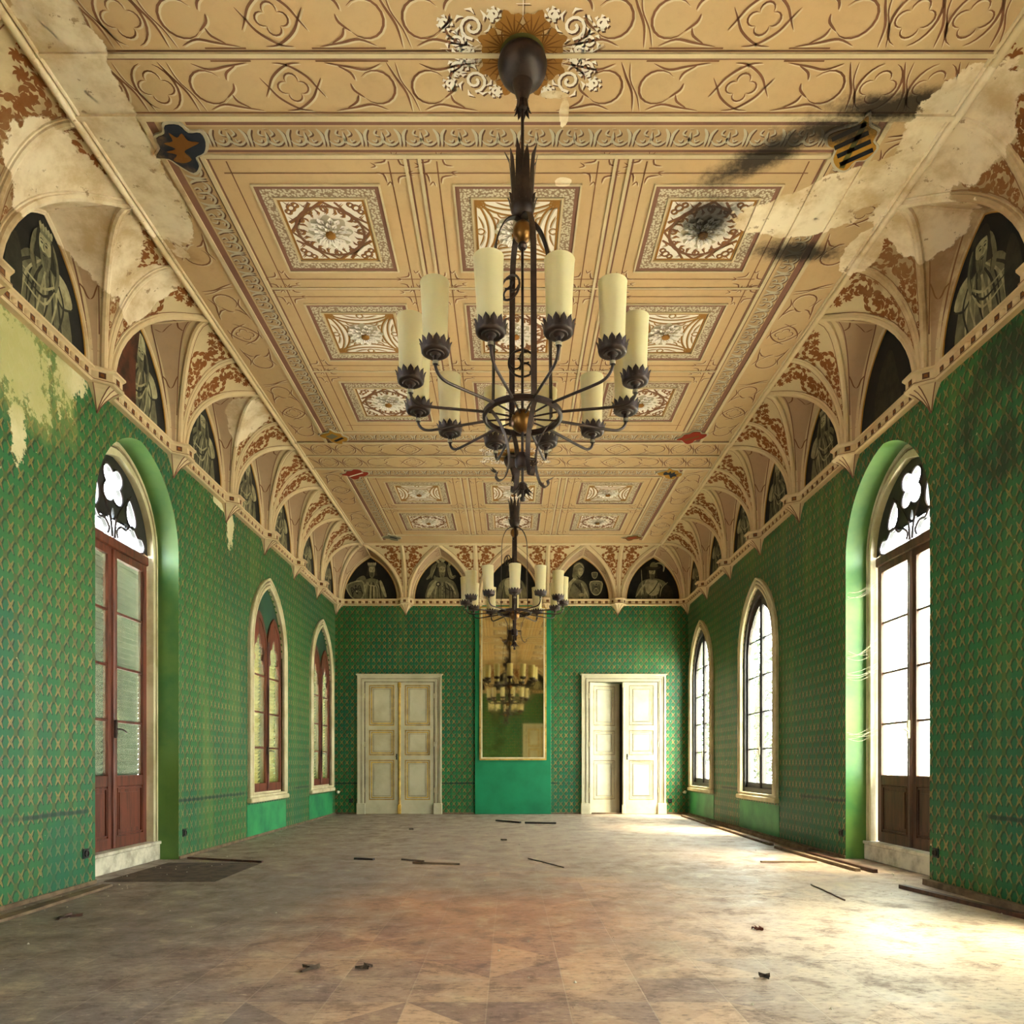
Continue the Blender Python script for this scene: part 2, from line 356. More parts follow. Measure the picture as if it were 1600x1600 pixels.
    t.put(b.inputs['Base Color'], c); t.put(b.inputs['Roughness'], t.step(n2, .3, .7, .38, .7)); b.inputs['Specular IOR Level'].default_value = .4
    bump(t, b, t.m('SUBTRACT', t.m('MULTIPLY', n3, .6), joint), .25, .004)
    MAT['floor_parquet'] = m
floor_mat()

# ------------------------------------------------------------------ mesh collector
class MB:
    def __init__(s): s.v = []; s.f = []; s.mi = []; s.names = []; s.k = 0
    def use(s, name):
        if name not in s.names: s.names.append(name)
        s.k = s.names.index(name); return s
    def face(s, pts):
        i = len(s.v); s.v += [tuple(p) for p in pts]; s.f.append(list(range(i, i + len(pts)))); s.mi.append(s.k)
    def mesh(s, vs, fs):
        i = len(s.v); s.v += [tuple(p) for p in vs]
        for f in fs: s.f.append([i + j for j in f]); s.mi.append(s.k)
    def box(s, x0, x1, y0, y1, z0, z1, bev=0.):
        if bev <= 0 or min(abs(x1 - x0), abs(y1 - y0), abs(z1 - z0)) < 2.2 * bev:
            vs = [(x, y, z) for z in (z0, z1) for y in (y0, y1) for x in (x0, x1)]
            s.mesh(vs, [(0, 2, 3, 1), (4, 5, 7, 6), (0, 1, 5, 4), (2, 6, 7, 3), (0, 4, 6, 2), (1, 3, 7, 5)]); return
        vs = []
        for X, xi in ((x0, x0 + bev), (x1, x1 - bev)):
            for Y, yi in ((y0, y0 + bev), (y1, y1 - bev)):
                for Z, zi in ((z0, z0 + bev), (z1, z1 - bev)):
                    vs += [(X, yi, zi), (xi, Y, zi), (xi, yi, Z)]
        def c(a, b_, d, k): return ((a * 2 + b_) * 2 + d) * 3 + k
        F = []
        for a in (0, 1):
            F.append([c(a, 0, 0, 0), c(a, 0, 1, 0), c(a, 1, 1, 0), c(a, 1, 0, 0)])
            F.append([c(0, a, 0, 1), c(0, a, 1, 1), c(1, a, 1, 1), c(1, a, 0, 1)])
            F.append([c(0, 0, a, 2), c(0, 1, a, 2), c(1, 1, a, 2), c(1, 0, a, 2)])
        for a in (0, 1):
            for b_ in (0, 1):
                F.append([c(a, b_, 0, 0), c(a, b_, 1, 0), c(a, b_, 1, 1), c(a, b_, 0, 1)])
                F.append([c(a, 0, b_, 0), c(a, 1, b_, 0), c(a, 1, b_, 2), c(a, 0, b_, 2)])
                F.append([c(0, a, b_, 1), c(1, a, b_, 1), c(1, a, b_, 2), c(0, a, b_, 2)])
                for d in (0, 1): F.append([c(a, b_, d, 0), c(a, b_, d, 1), c(a, b_, d, 2)])
        s.mesh(vs, F)
    def lathe(s, prof, c=(0, 0, 0), n=20, a0=0., a1=2 * PI):
        full = abs(a1 - a0 - 2 * PI) < 1e-6; m = n if full else n + 1
        vs = [(c[0] + r * math.cos(a0 + (a1 - a0) * i / n), c[1] + r * math.sin(a0 + (a1 - a0) * i / n), c[2] + z) for r, z in prof for i in range(m)]
        F = []
        for j in range(len(prof) - 1):
            for i in range(n):
                k = (i + 1) % m
                F.append([j * m + i, j * m + k, (j + 1) * m + k, (j + 1) * m + i])
        s.mesh(vs, F)
    def ball(s, c, r, n=14, sq=1.):
        s.lathe([(max(1e-4, r * math.sin(PI * i / n)), -r * sq * math.cos(PI * i / n)) for i in range(n + 1)], c, n + 4)
    def tube(s, pts, r, n=8, cap=True):
        pts = [Vector(p) for p in pts]; m = len(pts)
        rr = r if hasattr(r, '__len__') else [r] * m
        T = [(pts[min(i + 1, m - 1)] - pts[max(i - 1, 0)]).normalized() for i in range(m)]
        a = Vector((0, 0, 1)) if abs(T[0].z) < .9 else Vector((1, 0, 0))
        N = (a - T[0] * a.dot(T[0])).normalized(); vs = []
        for i in range(m):
            N = (N - T[i] * N.dot(T[i])).normalized(); B = T[i].cross(N)
            for k in range(n):
                q = 2 * PI * k / n; vs.append(pts[i] + (N * math.cos(q) + B * math.sin(q)) * rr[i])
        F = [[i * n + k, i * n + (k + 1) % n, (i + 1) * n + (k + 1) % n, (i + 1) * n + k] for i in range(m - 1) for k in range(n)]
        if cap: F += [list(range(n)), [(m - 1) * n + k for k in range(n)]]
        s.mesh(vs, F)
    def sweep(s, pts, prof, side, closed_prof=True):
        """profile [(a,b)] swept along pts; a along side vector (list or one), b along cross"""
        pts = [Vector(p) for p in pts]; m = len(pts); n = len(prof); vs = []
        for i in range(m):
            T = (pts[min(i + 1, m - 1)] - pts[max(i - 1, 0)]).normalized()
            A = Vector(side[i] if isinstance(side, list) else side); A = (A - T * A.dot(T)).normalized(); B = T.cross(A)
            for a, b in prof: vs.append(pts[i] + A * a + B * b)
        q = n if closed_prof else n - 1
        F = [[i * n + k, i * n + (k + 1) % n, (i + 1) * n + (k + 1) % n, (i + 1) * n + k] for i in range(m - 1) for k in range(q)]
        if closed_prof: F += [list(range(n)), [(m - 1) * n + k for k in range(n)]]
        s.mesh(vs, F)
    def strap(s, pts, w, th, side):
        s.sweep(pts, [(-w / 2, -th / 2), (w / 2, -th / 2), (w / 2, th / 2), (-w / 2, th / 2)], side)
    def ribbon(s, pts, w, P, h=0., taper=False):
        """flat painted stroke on surface P(a,b,h)"""
        m = len(pts); L = []; R = []
        for i in range(m):
            x0, y0 = pts[max(i - 1, 0)]; x1, y1 = pts[min(i + 1, m - 1)]
            dx, dy = x1 - x0, y1 - y0; d = math.hypot(dx, dy) or 1
            ww = w[i] if hasattr(w, '__len__') else w
            if taper: ww = ww * max(.12, max(0, math.sin(PI * i / (m - 1))) ** .6)
            nx, ny = -dy / d * ww / 2, dx / d * ww / 2
            L.append((pts[i][0] + nx, pts[i][1] + ny)); R.append((pts[i][0] - nx, pts[i][1] - ny))
        vs = [P(a, b, h) for a, b in L] + [P(a, b, h) for a, b in R]
        s.mesh(vs, [[i, i + 1, m + i + 1, m + i] for i in range(m - 1)])
    def flat(s, loops, P, h=0.):
        L = [[Vector((a, b, 0)) for a, b in lp] for lp in loops]
        allp = [q for lp in loops for q in lp]
        s.mesh([P(a, b, h) for a, b in allp], [list(t) for t in tessellate_polygon(L)])
    def slab(s, loops, P, h0, h1, side_mat=None, front_mat=None):
        if front_mat: s.use(front_mat)
        s.flat(loops, P, h1); s.flat(loops, P, h0)
        if side_mat: s.use(side_mat)
        for lp in loops:
            n = len(lp); vs = [P(a, b, h0) for a, b in lp] + [P(a, b, h1) for a, b in lp]
            s.mesh(vs, [[i, (i + 1) % n, n + (i + 1) % n, n + i] for i in range(n)])
    def data(s, name, smooth=True, angle=40, recalc=True):
        me = bpy.data.meshes.new(name); me.from_pydata(s.v, [], s.f)
        for n in s.names: me.materials.append(MAT[n])
        me.polygons.foreach_set('material_index', s.mi)
        if smooth or recalc:
            bm = bmesh.new(); bm.from_mesh(me); bmesh.ops.remove_doubles(bm, verts=bm.verts, dist=1e-5)
            if recalc: bmesh.ops.recalc_face_normals(bm, faces=bm.faces)
            if smooth:
                ca = math.cos(math.radians(angle))
                for f in bm.faces: f.smooth = True
                for e in bm.edges:
                    if len(e.link_faces) == 2: e.smooth = e.link_faces[0].normal.dot(e.link_faces[1].normal) > ca
            bm.to_mesh(me); bm.free()
        me.update(); return me
    def build(s, name, parent=None, **k): return link(name, s.data(name, **k), parent)
def link(name, data, parent=None, loc=None, rz=None):
    o = bpy.data.objects.new(name, data); COL.objects.link(o)
    if parent is not None: o.parent = parent
    if loc is not None: o.location = loc
    if rz is not None: o.rotation_euler = (0, 0, rz)
    return o
def tag(o, label=None, cat=None, group=None, kind=None):
    if label: o['label'] = label
    if cat: o['category'] = cat
    if group: o['group'] = group
    if kind: o['kind'] = kind
    return o
def struct(o): o['kind'] = 'structure'; return o
def empty(name, loc=(0, 0, 0), rz=0.):
    o = link(name, None, None, loc, rz); o.empty_display_size = .1; return o
def copy_tree(o, parent=None):
    c = o.copy(); COL.objects.link(c)
    if parent is not None: c.parent = parent
    for ch in list(o.children): copy_tree(ch, c)
    return c
# 2-D curves
def arc(cx, cy, r, a0, a1, n=10, ry=None):
    ry = ry or r
    return [(cx + r * math.cos(math.radians(a0 + (a1 - a0) * i / n)), cy + ry * math.sin(math.radians(a0 + (a1 - a0) * i / n))) for i in range(n + 1)]
def ellipse(cx, cy, rx, ry, n=16, rot=0.):
    c, s_ = math.cos(rot), math.sin(rot)
    return [(cx + rx * math.cos(2 * PI * i / n) * c - ry * math.sin(2 * PI * i / n) * s_, cy + rx * math.cos(2 * PI * i / n) * s_ + ry * math.sin(2 * PI * i / n) * c) for i in range(n)]
def spline(P, closed=False, k=5):
    n = len(P); out = []
    rng = range(n) if closed else range(n - 1)
    for i in rng:
        g = (lambda j: P[j % n]) if closed else (lambda j: P[max(0, min(n - 1, j))])
        p0, p1, p2, p3 = g(i - 1), g(i), g(i + 1), g(i + 2)
        for q in range(k):
            t = q / k
            out.append(tuple(.5 * (2 * p1[d] + (p2[d] - p0[d]) * t + (2 * p0[d] - 5 * p1[d] + 4 * p2[d] - p3[d]) * t * t + (-p0[d] + 3 * p1[d] - 3 * p2[d] + p3[d]) * t ** 3) for d in range(len(p1))))
    if not closed: out.append(tuple(P[-1]))
    return out
def pointed(half, spring, apex, z0=None, n=12, u0=0.):
    """pointed arch outline from bottom left over the apex to bottom right"""
    h = apex - spring; R = (half * half + h * h) / (2 * half)
    if R < half: R = half
    cx = half - R          # centre of the right-hand arc
    ta = math.atan2(h, -cx) if R > half else PI / 2
    right = [(u0 + cx + R * math.cos(ta * i / n), spring + (R * math.sin(ta * i / n))) for i in range(n + 1)]
    left = [(2 * u0 - a, b) for a, b in right]
    pts = left + right[::-1][1:]
    if z0 is not None and z0 < spring: pts = [(u0 - half, z0)] + pts + [(u0 + half, z0)]
    return pts
def Pw(a, b, h): return (a, h, b)
WT = .345
TALL_H, TALL_S, TALL_A = .80, 3.30, 4.22
LAN_H, LAN_S, LAN_A, LAN_Z = .70, 2.72, 3.68, .60
def opening(s, y, kind, wide=False):
    u = U(s, y)
    if kind == 'tall': return pointed(TALL_H + .45 * wide, TALL_S, TALL_A + .4 * wide, .0, 14, u)
    wide = wide and kind == 'arch'
    return pointed(LAN_H + .62 * wide, LAN_S, LAN_A + .5 * wide, LAN_Z - .12 * wide, 14, u)
# ------------------------------------------------------------------ walls, floor
WALLS = {}
names = {'L': 'wall_left', 'R': 'wall_right', 'B': 'wall_back', 'F': 'wall_front'}
for s in 'LRBF':
    mb = MB()
    if s in 'LR': lo, hi = sorted((U(s, YF), U(s, YB)))
    else: lo, hi = sorted((U(s, XL - .17), U(s, XR + .17)))
    def loops_for(wt, ww):
        if s == 'B':   # the half open door needs a real opening
            c = U('B', 2.35)
            return [[(lo, -.02), (c - .715, -.02), (c - .715, 2.735), (c + .715, 2.735), (c + .715, -.02), (hi, -.02), (hi, 5.75), (lo, 5.75)]]
        outer = [(lo, -.02)]      # tall openings reach the floor: cut out of the outline itself
        for c in sorted([opening(s, y, k, wt) for y, k in OPEN[s] if k == 'tall'], key=lambda c: c[0][0]): outer += [(c[0][0], -.02)] + c[1:-1] + [(c[-1][0], -.02)]
        return [outer + [(hi, -.02), (hi, 5.75), (lo, 5.75)]] + [opening(s, y, k, ww) for y, k in OPEN[s] if k != 'tall']
    # the masonry steps back outside the frames, as deep walls do
    mb.slab(loops_for(False, False), Pw, -.17, 0, 'green_plain', 'wallpaper_green')
    if s in 'LR': lo -= WT; hi += WT
    mb.slab(loops_for(False, True), Pw, -WT, -.17, 'green_plain', 'green_plain')
    o = mb.build(names[s]); o.location, rz = SIDE[s]; o.rotation_euler = (0, 0, rz); struct(o); WALLS[s] = o
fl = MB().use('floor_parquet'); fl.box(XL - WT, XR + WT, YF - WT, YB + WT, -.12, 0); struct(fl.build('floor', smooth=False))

# smooth dado panels where radiators stood, under the side windows
for s, ys in (('L', [10.87, 13.95]), ('R', [10.83, 14.03])):
    for y in ys:
        mb = MB().use('green_dado'); u = U(s, y)
        mb.box(u - .86, u + .86, 0, .006, .03, .47); mb.build('dado_panel', WALLS[s], smooth=False)

# ------------------------------------------------------------------ cove vaulting geometry
ZS, HH, I0, HB = 4.45, .95, .10, .725
FW, LW, LH = .655, .565, .895
def arch_u(w, h, dz):
    R = (w * w + h * h) / (2 * w); return (w - R) + math.sqrt(max(0, R * R - dz * dz))
def cove(a): return INS - (INS - I0) * math.cos(a), ZS + HH * math.sin(a)
NT_ = 14
def front(a, sg, corner=False):
    i, z = cove(a)
    if corner: return (sg * (HB - i if a < PI / 2 - 1e-6 else 0), i, z)
    return (sg * arch_u(FW, HH, HH * math.sin(a)), i, z)
def lun(a, sg): return (sg * arch_u(LW, LH, LH * math.sin(a)), 0, ZS + LH * math.sin(a))
def web(sg, corner):
    def P(p, t, h):
        a = t * PI / 2; A = Vector(lun(a, sg)); B = Vector(front(a, sg, corner))
        return A.lerp(B, p) + Vector((-sg * .8, 0, -.6)) * h
    return P
def covep(u, sarc, h):
    a = max(0, min(1, sarc)) * PI / 2; i, z = cove(a)
    nn = Vector((0, HH * math.cos(a), -(INS - I0) * math.sin(a))).normalized()
    return Vector((u, i, z)) + nn * h
def spiral(cx, cy, r, a0, turns, d, n=22):
    return [(cx + r * (1 - .8 * i / n) * math.cos(a0 + d * turns * 2 * PI * i / n), cy + r * (1 - .8 * i / n) * math.sin(a0 + d * turns * 2 * PI * i / n)) for i in range(n + 1)]
def leaf(mb, P, x, y, ang, L, w, h, bend=.3):
    pts = []
    for i in range(7):
        t = i / 6; pts.append((x + L * t * math.cos(ang + bend * t), y + L * t * math.sin(ang + bend * t)))
    mb.ribbon(pts, [max(.001, w * max(0, math.sin(PI * min(1, .12 + t / 6 * .88))) ** .8) for t in range(7)], P, h)
def make_bay(cm, cp):
    """cm / cp: is the -u / +u end a room corner"""
    parts = {}
    v = MB(); rb = MB().use('vault_cream'); sc = MB().use('vault_rust'); ol = MB()
    A = [PI / 2 * i / NT_ for i in range(NT_ + 1)]
    for sg, cn in ((-1, cm), (1, cp)):
        v.use('vault_pink'); Pq = web(sg, cn)
        for i in range(NT_):
            for k in range(4):
                v.face([Pq(k / 4, A[i] * 2 / PI, 0), Pq((k + 1) / 4, A[i] * 2 / PI, 0), Pq((k + 1) / 4, A[i + 1] * 2 / PI, 0), Pq(k / 4, A[i + 1] * 2 / PI, 0)])
        # painted panel outlines on the web
        def q(f0, f1, t0, t1, n=10): return [(f0 + (f1 - f0) * i / n, t0 + (t1 - t0) * i / n) for i in range(n + 1)]
        ol.use('vault_cream')
        ol.ribbon(q(.0, .0, 0.0, 1, 20), .0, Pq, 0)
        def wrib(pts, w, h, m):
            ol.use(m); c3 = [Pq(a, b, h) for a, b in pts]
            side = [Vector(Pq(min(1, a + .05), b, h)) - Vector(Pq(max(0, a - .05), b, h)) for a, b in pts]
            vs = []
            for c, d in zip(c3, side):
                d = d.normalized() if d.length > 1e-5 else Vector((0, 1, 0)); vs += [c - d * w / 2, c + d * w / 2]
            ol.mesh(vs, [[2 * i, 2 * i + 1, 2 * i + 3, 2 * i + 2] for i in range(len(pts) - 1)])
        wrib(q(.12, .12, .0, .99, 18), .085, .002, 'vault_cream')
        wrib(q(.19, .19, .12, .93, 18), .012, .004, 'ceil_mauve')
        wrib(q(.88, .88, .0, .99, 18), .06, .002, 'vault_cream')
        wrib(q(.78, .78, .2, .96, 18), .010, .004, 'ceil_mauve')
        for t0 in (.42,):
            wrib(spline([(.20, t0 + .035), (.30, t0 + .01), (.38, t0 - .03), (.48, t0 - .045), (.60, t0 - .03), (.70, t0 + .01), (.77, t0 + .035)], k=4), .013, .004, 'ceil_brown')
        wrib(spline([(.24, .84), (.36, .80), (.44, .84), (.52, .90)], k=4), .012, .004, 'ceil_brown'); wrib(spline([(.60, .92), (.66, .84), (.76, .80)], k=4), .016, .004, 'ceil_brown')
        if not cn:
            # cove field beside the arch, with its painted scrolls
            v.use('vault_field')
            for i in range(NT_):
                u0, u1 = arch_u(FW, HH, HH * math.sin(A[i])), arch_u(FW, HH, HH * math.sin(A[i + 1]))
                for k in range(3):
                    f0, f1 = k / 3, (k + 1) / 3
                    v.face([covep(sg * (u0 + (HB - u0) * f0), i / NT_, 0), covep(sg * (u0 + (HB - u0) * f1), i / NT_, 0),
                            covep(sg * (u1 + (HB - u1) * f1), (i + 1) / NT_, 0), covep(sg * (u1 + (HB - u1) * f0), (i + 1) / NT_, 0)])
            AL = 1.30
            P2 = lambda a, b, h: covep(sg * a, b / AL, h)
            def span(sa):
                u0 = arch_u(FW, HH, HH * math.sin(min(1, sa / AL) * PI / 2)) + .055
                return u0, HB - .05
            random.seed(5)
            prev = None
            for sa, fr in ((1.08, 1), (.83, .9), (.64, .95), (.49, .95), (.37, .95), (.27, .9)):
                u0, u1 = span(sa); r = min((u1 - u0) / 2 * fr, .14); cx = (u0 + u1) / 2
                if sa > 1: cx = u1 - .16; r = .13
                d = 1 if prev is None or prev < 0 else -1; prev = d
                a0 = -PI / 2
                sc.ribbon(spiral(cx, sa, r, a0, 1.35, d), [max(.006, .15 * r * (1.1 - i / 26)) for i in range(23)], P2, .003)
                for k in range(9):
                    an = a0 + d * k * .75; rr = r * (1 - .08 * k)
                    leaf(sc, P2, cx + rr * math.cos(an), sa + rr * math.sin(an), an + d * .9, r * .66, r * .28, .003, d * .9); leaf(sc, P2, cx + rr * math.cos(an), sa + rr * math.sin(an), an + d * 2.6, r * .34, r * .22, .003, -d * .9)
                for k in range(5):
                    an = k * 1.257 + .3; leaf(sc, P2, cx, sa, an, r * .42, r * .26, .003, .2)
            for (cx, sa, r) in ((.30, 1.24, .055), (.42, 1.22, .06), (.20, 1.27, .035), (.66, 1.25, .05), (.50, .98, .05), (.62, 1.25, .045), (.36, 1.12, .06), (.56, .86, .045), (.67, .96, .04), (.67, .72, .035), (.25, 1.18, .05), (.68, 1.14, .045), (.60, .74, .035)):
                u0, u1 = span(min(sa, 1.29))
                if cx > u0 + .01: 
                    for k in range(7): leaf(sc, P2, cx, sa, k * .9, r * 1.1, r * .5, .003, .8)
            ol.use('ceil_brown')
            ol.ribbon([(HB - .052, .1 + .12 * k) for k in range(11)], .007, P2, .003)
            ol.ribbon([(arch_u(FW, HH, HH * math.sin(min(1, sa / AL) * PI / 2)) + .068, sa) for sa in [.15 + .1 * k for k in range(12)] if arch_u(FW, HH, HH * math.sin(min(1, sa / AL) * PI / 2)) + .068 < HB - .05], .008, P2, .003)
            sc.ribbon(spline([(span(.12)[0] * .5 + span(.12)[1] * .5, .08), (.69, .2), (.66, .33)]), .010, P2, .003)
        # ribs
        c = [Vector(front(a, sg, cn)) for a in A]
        if not cn:
            rb.use('vault_cream'); rb.tube(c, .030, 8)
            rb.tube([Vector(covep(sg * min(HB, abs(p.x) + .045), i / NT_, .002)) for i, p in enumerate(c)], .010, 6)
        elif sg > 0:
            rb.use('vault_cream'); rb.tube(c[:-1], .034, 8)
        l = [Vector(lun(a, sg)) for a in A]
        rb.use('vault_cream'); rb.tube([p + Vector((0, .012, 0)) for p in l], .020, 6)
        rb.use('vault_gold'); rb.tube([Vector((p.x * .965, .008, ZS + (p.z - ZS) * .975)) for p in l], .008, 6)
    if not cp:
        rb.use('vault_cream')
        c = [Vector(covep(HB, i / NT_, .0)) for i in range(NT_ + 1)]
        rb.tube(c, .026, 8)
        for d in (-.032, .032): rb.tube([p + Vector((d, 0, 0)) for p in c], .011, 6)
    # ridge
    rb.use('vault_cream'); rb.tube([lun(PI / 2, 1), front(PI / 2, 1)], .014, 6)
    return v.data('vault_bay'), rb.data('arch_rib'), sc.data('scrollwork', smooth=False, recalc=False), ol.data('web_outline', smooth=False, recalc=False)
CEIL = MB()
x0, x1, y0, y1 = XL + INS, XR - INS, YF + INS, YB - INS
CEIL.use('ceil_tan').box(x0, x1, y0, y1, ZC, ZC + .03)
CEIL.use('ceil_tan').box(XL - WT, XR + WT, YF - WT, YB + WT, 5.75, 5.85)  # unseen slab over the vaults, added to keep sky light from leaking in
CEILING = struct(CEIL.build('ceiling', smooth=False))
BAY = {k: make_bay(*k) for k in ((False, False), (True, False), (False, True))}
SIDE_BAYS = [YB - PITCH * (k + .5) for k in range(13)]
EW = (XR - XL) / 5
END_BAYS = [XL + EW * (k + .5) for k in range(5)]
def place_bay(s, w, k, sx=1.):
    meshes = BAY[k]; loc = to_world(s, U(s, w), 0, 0)
    o = link('vault_bay', meshes[0], CEILING, loc, SIDE[s][1]); o.scale.x = sx
    for n, me in zip(('arch_rib', 'scrollwork', 'web_outline'), meshes[1:]): link(n, me, o)
for s in 'LR':
    for j, y in enumerate(SIDE_BAYS):
        at_plus = (j == 12) if s == 'L' else (j == 0); at_minus = (j == 0) if s == 'L' else (j == 12)
        place_bay(s, y, (at_minus, at_plus))
for s in 'BF':
    for j, x in enumerate(END_BAYS):
        at_plus = (j == 0) if s == 'B' else (j == 4); at_minus = (j == 4) if s == 'B' else (j == 0)
        place_bay(s, x, (at_minus, at_plus), EW / PITCH)

# ------------------------------------------------------------------ cornice with corbels
def corbel_data():
    mb = MB().use('vault_cream')
    ring = [(-.155, 0), (-.15, .05), (-.075, .165), (.075, .165), (.15, .05), (.155, 0)]
    lv = [(1.0, 4.335), (.72, 4.30), (.40, 4.24), (.17, 4.18), (.02, 4.125)]
    n = len(ring); vs = [(a * f, b * f, z) for f, z in lv for a, b in ring]
    mb.mesh(vs, [[i * n + k, i * n + k + 1, (i + 1) * n + k + 1, (i + 1) * n + k] for i in range(4) for k in range(n - 1)])
    mb.use('ceil_mauve')
    for k in (1, 2, 3, 4): mb.tube([(ring[k][0] * f, ring[k][1] * f + .002, z) for f, z in lv], .0045, 5)
    mb.tube([(0, .165 * f + .002, z) for f, z in lv], .004, 5)
    return mb.data('corbel', smooth=False)
CORB = corbel_data()
def cornice(idx, s, joints, lo, hi):
    path = [(lo, .055)]
    for u in joints:
        if u - .2 <= lo + .01: path = [(lo, .19), (lo + .08, .19), (lo + .17, .055)]; continue
        if u + .2 >= hi - .01: path += [(hi - .17, .055), (hi - .08, .19), (hi, .19)]; continue
        path += [(u - .17, .055), (u - .08, .19), (u + .08, .19), (u + .17, .055)]
    if path[-1][0] < hi - 1e-6: path.append((hi, .055))
    prof = [(0, 4.325), (.012, 4.335), (.012, 4.35), (-.004, 4.36), (-.004, 4.415), (.008, 4.425), (.028, 4.432), (.028, 4.448), (.018, 4.455)]
    mb = MB(); n = len(prof) + 2; vs = []
    for (u, nn) in path: vs += [(u, 0, 4.325)] + [(u, nn + d, z) for d, z in prof] + [(u, 0, 4.455)]
    mb.use('vault_cream').mesh(vs, [[i * n + k, i * n + k + 1, (i + 1) * n + k + 1, (i + 1) * n + k] for i in range(len(path) - 1) for k in range(n - 1)])
    mb.use('ceil_brown')
    for sg, z in ((.014, 4.343),):
        for (a, b) in zip(path, path[1:]): mb.mesh([(a[0], a[1] + sg, z - .003), (b[0], b[1] + sg, z - .003), (b[0], b[1] + sg, z + .003), (a[0], a[1] + sg, z + .003)], [(0, 1, 2, 3)])
    for (a, b) in zip(path, path[1:]):
        L = math.hypot(b[0] - a[0], b[1] - a[1]); d = ((b[0] - a[0]) / L, (b[1] - a[1]) / L); nr = (-d[1], d[0])
        cnt = max(1, round(L / .137)) if L > .12 else 0
        for i in range(cnt):
            c = (i + .5) * L / cnt; px, py = a[0] + d[0] * c, a[1] + d[1] * c
            def pt(t, h, z): return (px + d[0] * t + nr[0] * h, py + d[1] * t + nr[1] * h, z)
            mb.use('ceil_umber'); w = .028
            mb.mesh([pt(-w, -.001, 4.363), pt(w, -.001, 4.363), pt(w, -.001, 4.413), pt(-w, -.001, 4.413)], [(0, 1, 2, 3)])
            mb.use('vault_rust'); mb.mesh([pt(-w * .5, .001, 4.374), pt(w * .5, .001, 4.38), pt(w * .4, .001, 4.402), pt(-w * .4, .001, 4.398)], [(0, 1, 2, 3)])
            if i < cnt - 1:
                q = L / cnt / 2; mb.use('vault_cream'); c2 = pt(q, -.004, 4.388); mb.ball(c2, .026, 8)
    o = mb.build('trim_%d' % idx, angle=30); o.location, rz = SIDE[s]; o.rotation_euler = (0, 0, rz); struct(o)
    for u in joints:
        if lo + .1 < u < hi - .1: link('corbel', CORB, o, (u, 0, 0))
        elif s in 'BF': c = link('corbel', CORB, o, (lo + .02 if u < 0 else hi - .02, .02, 0), PI / 4 * (-1 if u < 0 else 1))
    return o
for idx, s in enumerate('LRBF', 1):
    if s in 'LR': js = sorted(U(s, YB - PITCH * k) for k in range(14)); lo, hi = sorted((U(s, YF), U(s, YB)))
    else: js = sorted(U(s, XL + EW * k) for k in range(6)); lo, hi = sorted((U(s, XL), U(s, XR)))
    cornice(idx, s, js, lo, hi)
# moulding along the edge of the flat ceiling
mb = MB()
for (a, b, hx) in (((x0, y0), (x0, y1), 1), ((x1, y0), (x1, y1), -1), ((x0, y1), (x1, y1), 2), ((x0, y0), (x1, y0), -2)):
    A, B = Vector((a[0], a[1], ZC)), Vector((b[0], b[1], ZC))
    mb.use('vault_cream').tube([A, B], .030, 10)
    off = Vector((hx, 0, 0)) * .045 if abs(hx) == 1 else Vector((0, -hx / 2, 0)) * .045
    mb.use('ceil_cream').tube([A + off, B + off], .014, 8)
mb.build('edge_moulding', CEILING)
# narrow dusty skirting
for i, s in enumerate('LRBF'):
    mb = MB().use('wood_grey'); lo, hi = sorted((U(s, YF), U(s, YB))) if s in 'LR' else sorted((U(s, XL), U(s, XR)))
    if s in 'LR':
        cuts = sorted((U(s, y) - .8, U(s, y) + .8) for y, k in OPEN[s] if k == 'tall'); a = lo
        for c0, c1 in cuts: mb.box(a, c0, 0, .018, 0, .035, .004); a = c1
        mb.box(a, hi, 0, .018, 0, .035, .004)
    else: mb.box(lo, hi, 0, .018, 0, .035, .004)
    o = mb.build('baseboard_' + {'L': 'left', 'R': 'right', 'B': 'back', 'F': 'front'}[s], smooth=False); o.location, rz = SIDE[s]; o.rotation_euler = (0, 0, rz); struct(o)

# ------------------------------------------------------------------ windows and doors
def ring_poly(outer, inner): return outer + inner[::-1]
def quatre(cx, cz, r, n=40, k=.30, rot=0., lobes=4):
    return [(cx + r * (1 - k + k * abs(math.cos(lobes / 2 * (q + rot))) * 1.2) * math.cos(q), cz + r * (1 - k + k * abs(math.cos(lobes / 2 * (q + rot))) * 1.2) * math.sin(q)) for q in [2 * PI * i / n for i in range(n)]]
def tear(cx, cz, rx, rz, lean=0., n=20, top=1.):
    o = []
    for i in range(n):
        q = 2 * PI * i / n; zz = math.sin(q); ww = rx * math.cos(q) * (1 - .35 * zz * top)
        o.append((cx + ww + lean * zz * rz, cz + rz * zz))
    return o
def band(mb, outer, inner, n0, n1):
    n = len(outer)
    vs = [Pw(a, b, n0) for a, b in outer] + [Pw(a, b, n0) for a, b in inner] + [Pw(a, b, n1) for a, b in outer] + [Pw(a, b, n1) for a, b in inner]
    F = []
    for i in range(n):
        j = (i + 1) % n
        F += [[i, j, n + j, n + i], [2 * n + i, 2 * n + j, 3 * n + j, 3 * n + i], [i, j, 2 * n + j, 2 * n + i], [n + i, n + j, 3 * n + j, 3 * n + i]]
    mb.mesh(vs, F)
def frame_rect(mb, mat, a0, a1, b0, b1, w, n0, n1, wb=None):
    wb = w if wb is None else wb
    mb.use(mat); lp = [(a0, b0), (a1, b0), (a1, b1), (a0, b1)]; li = [(a0 + w, b0 + wb), (a1 - w, b0 + wb), (a1 - w, b1 - w), (a0 + w, b1 - w)]
    mb.slab([lp, li], Pw, n0, n1)
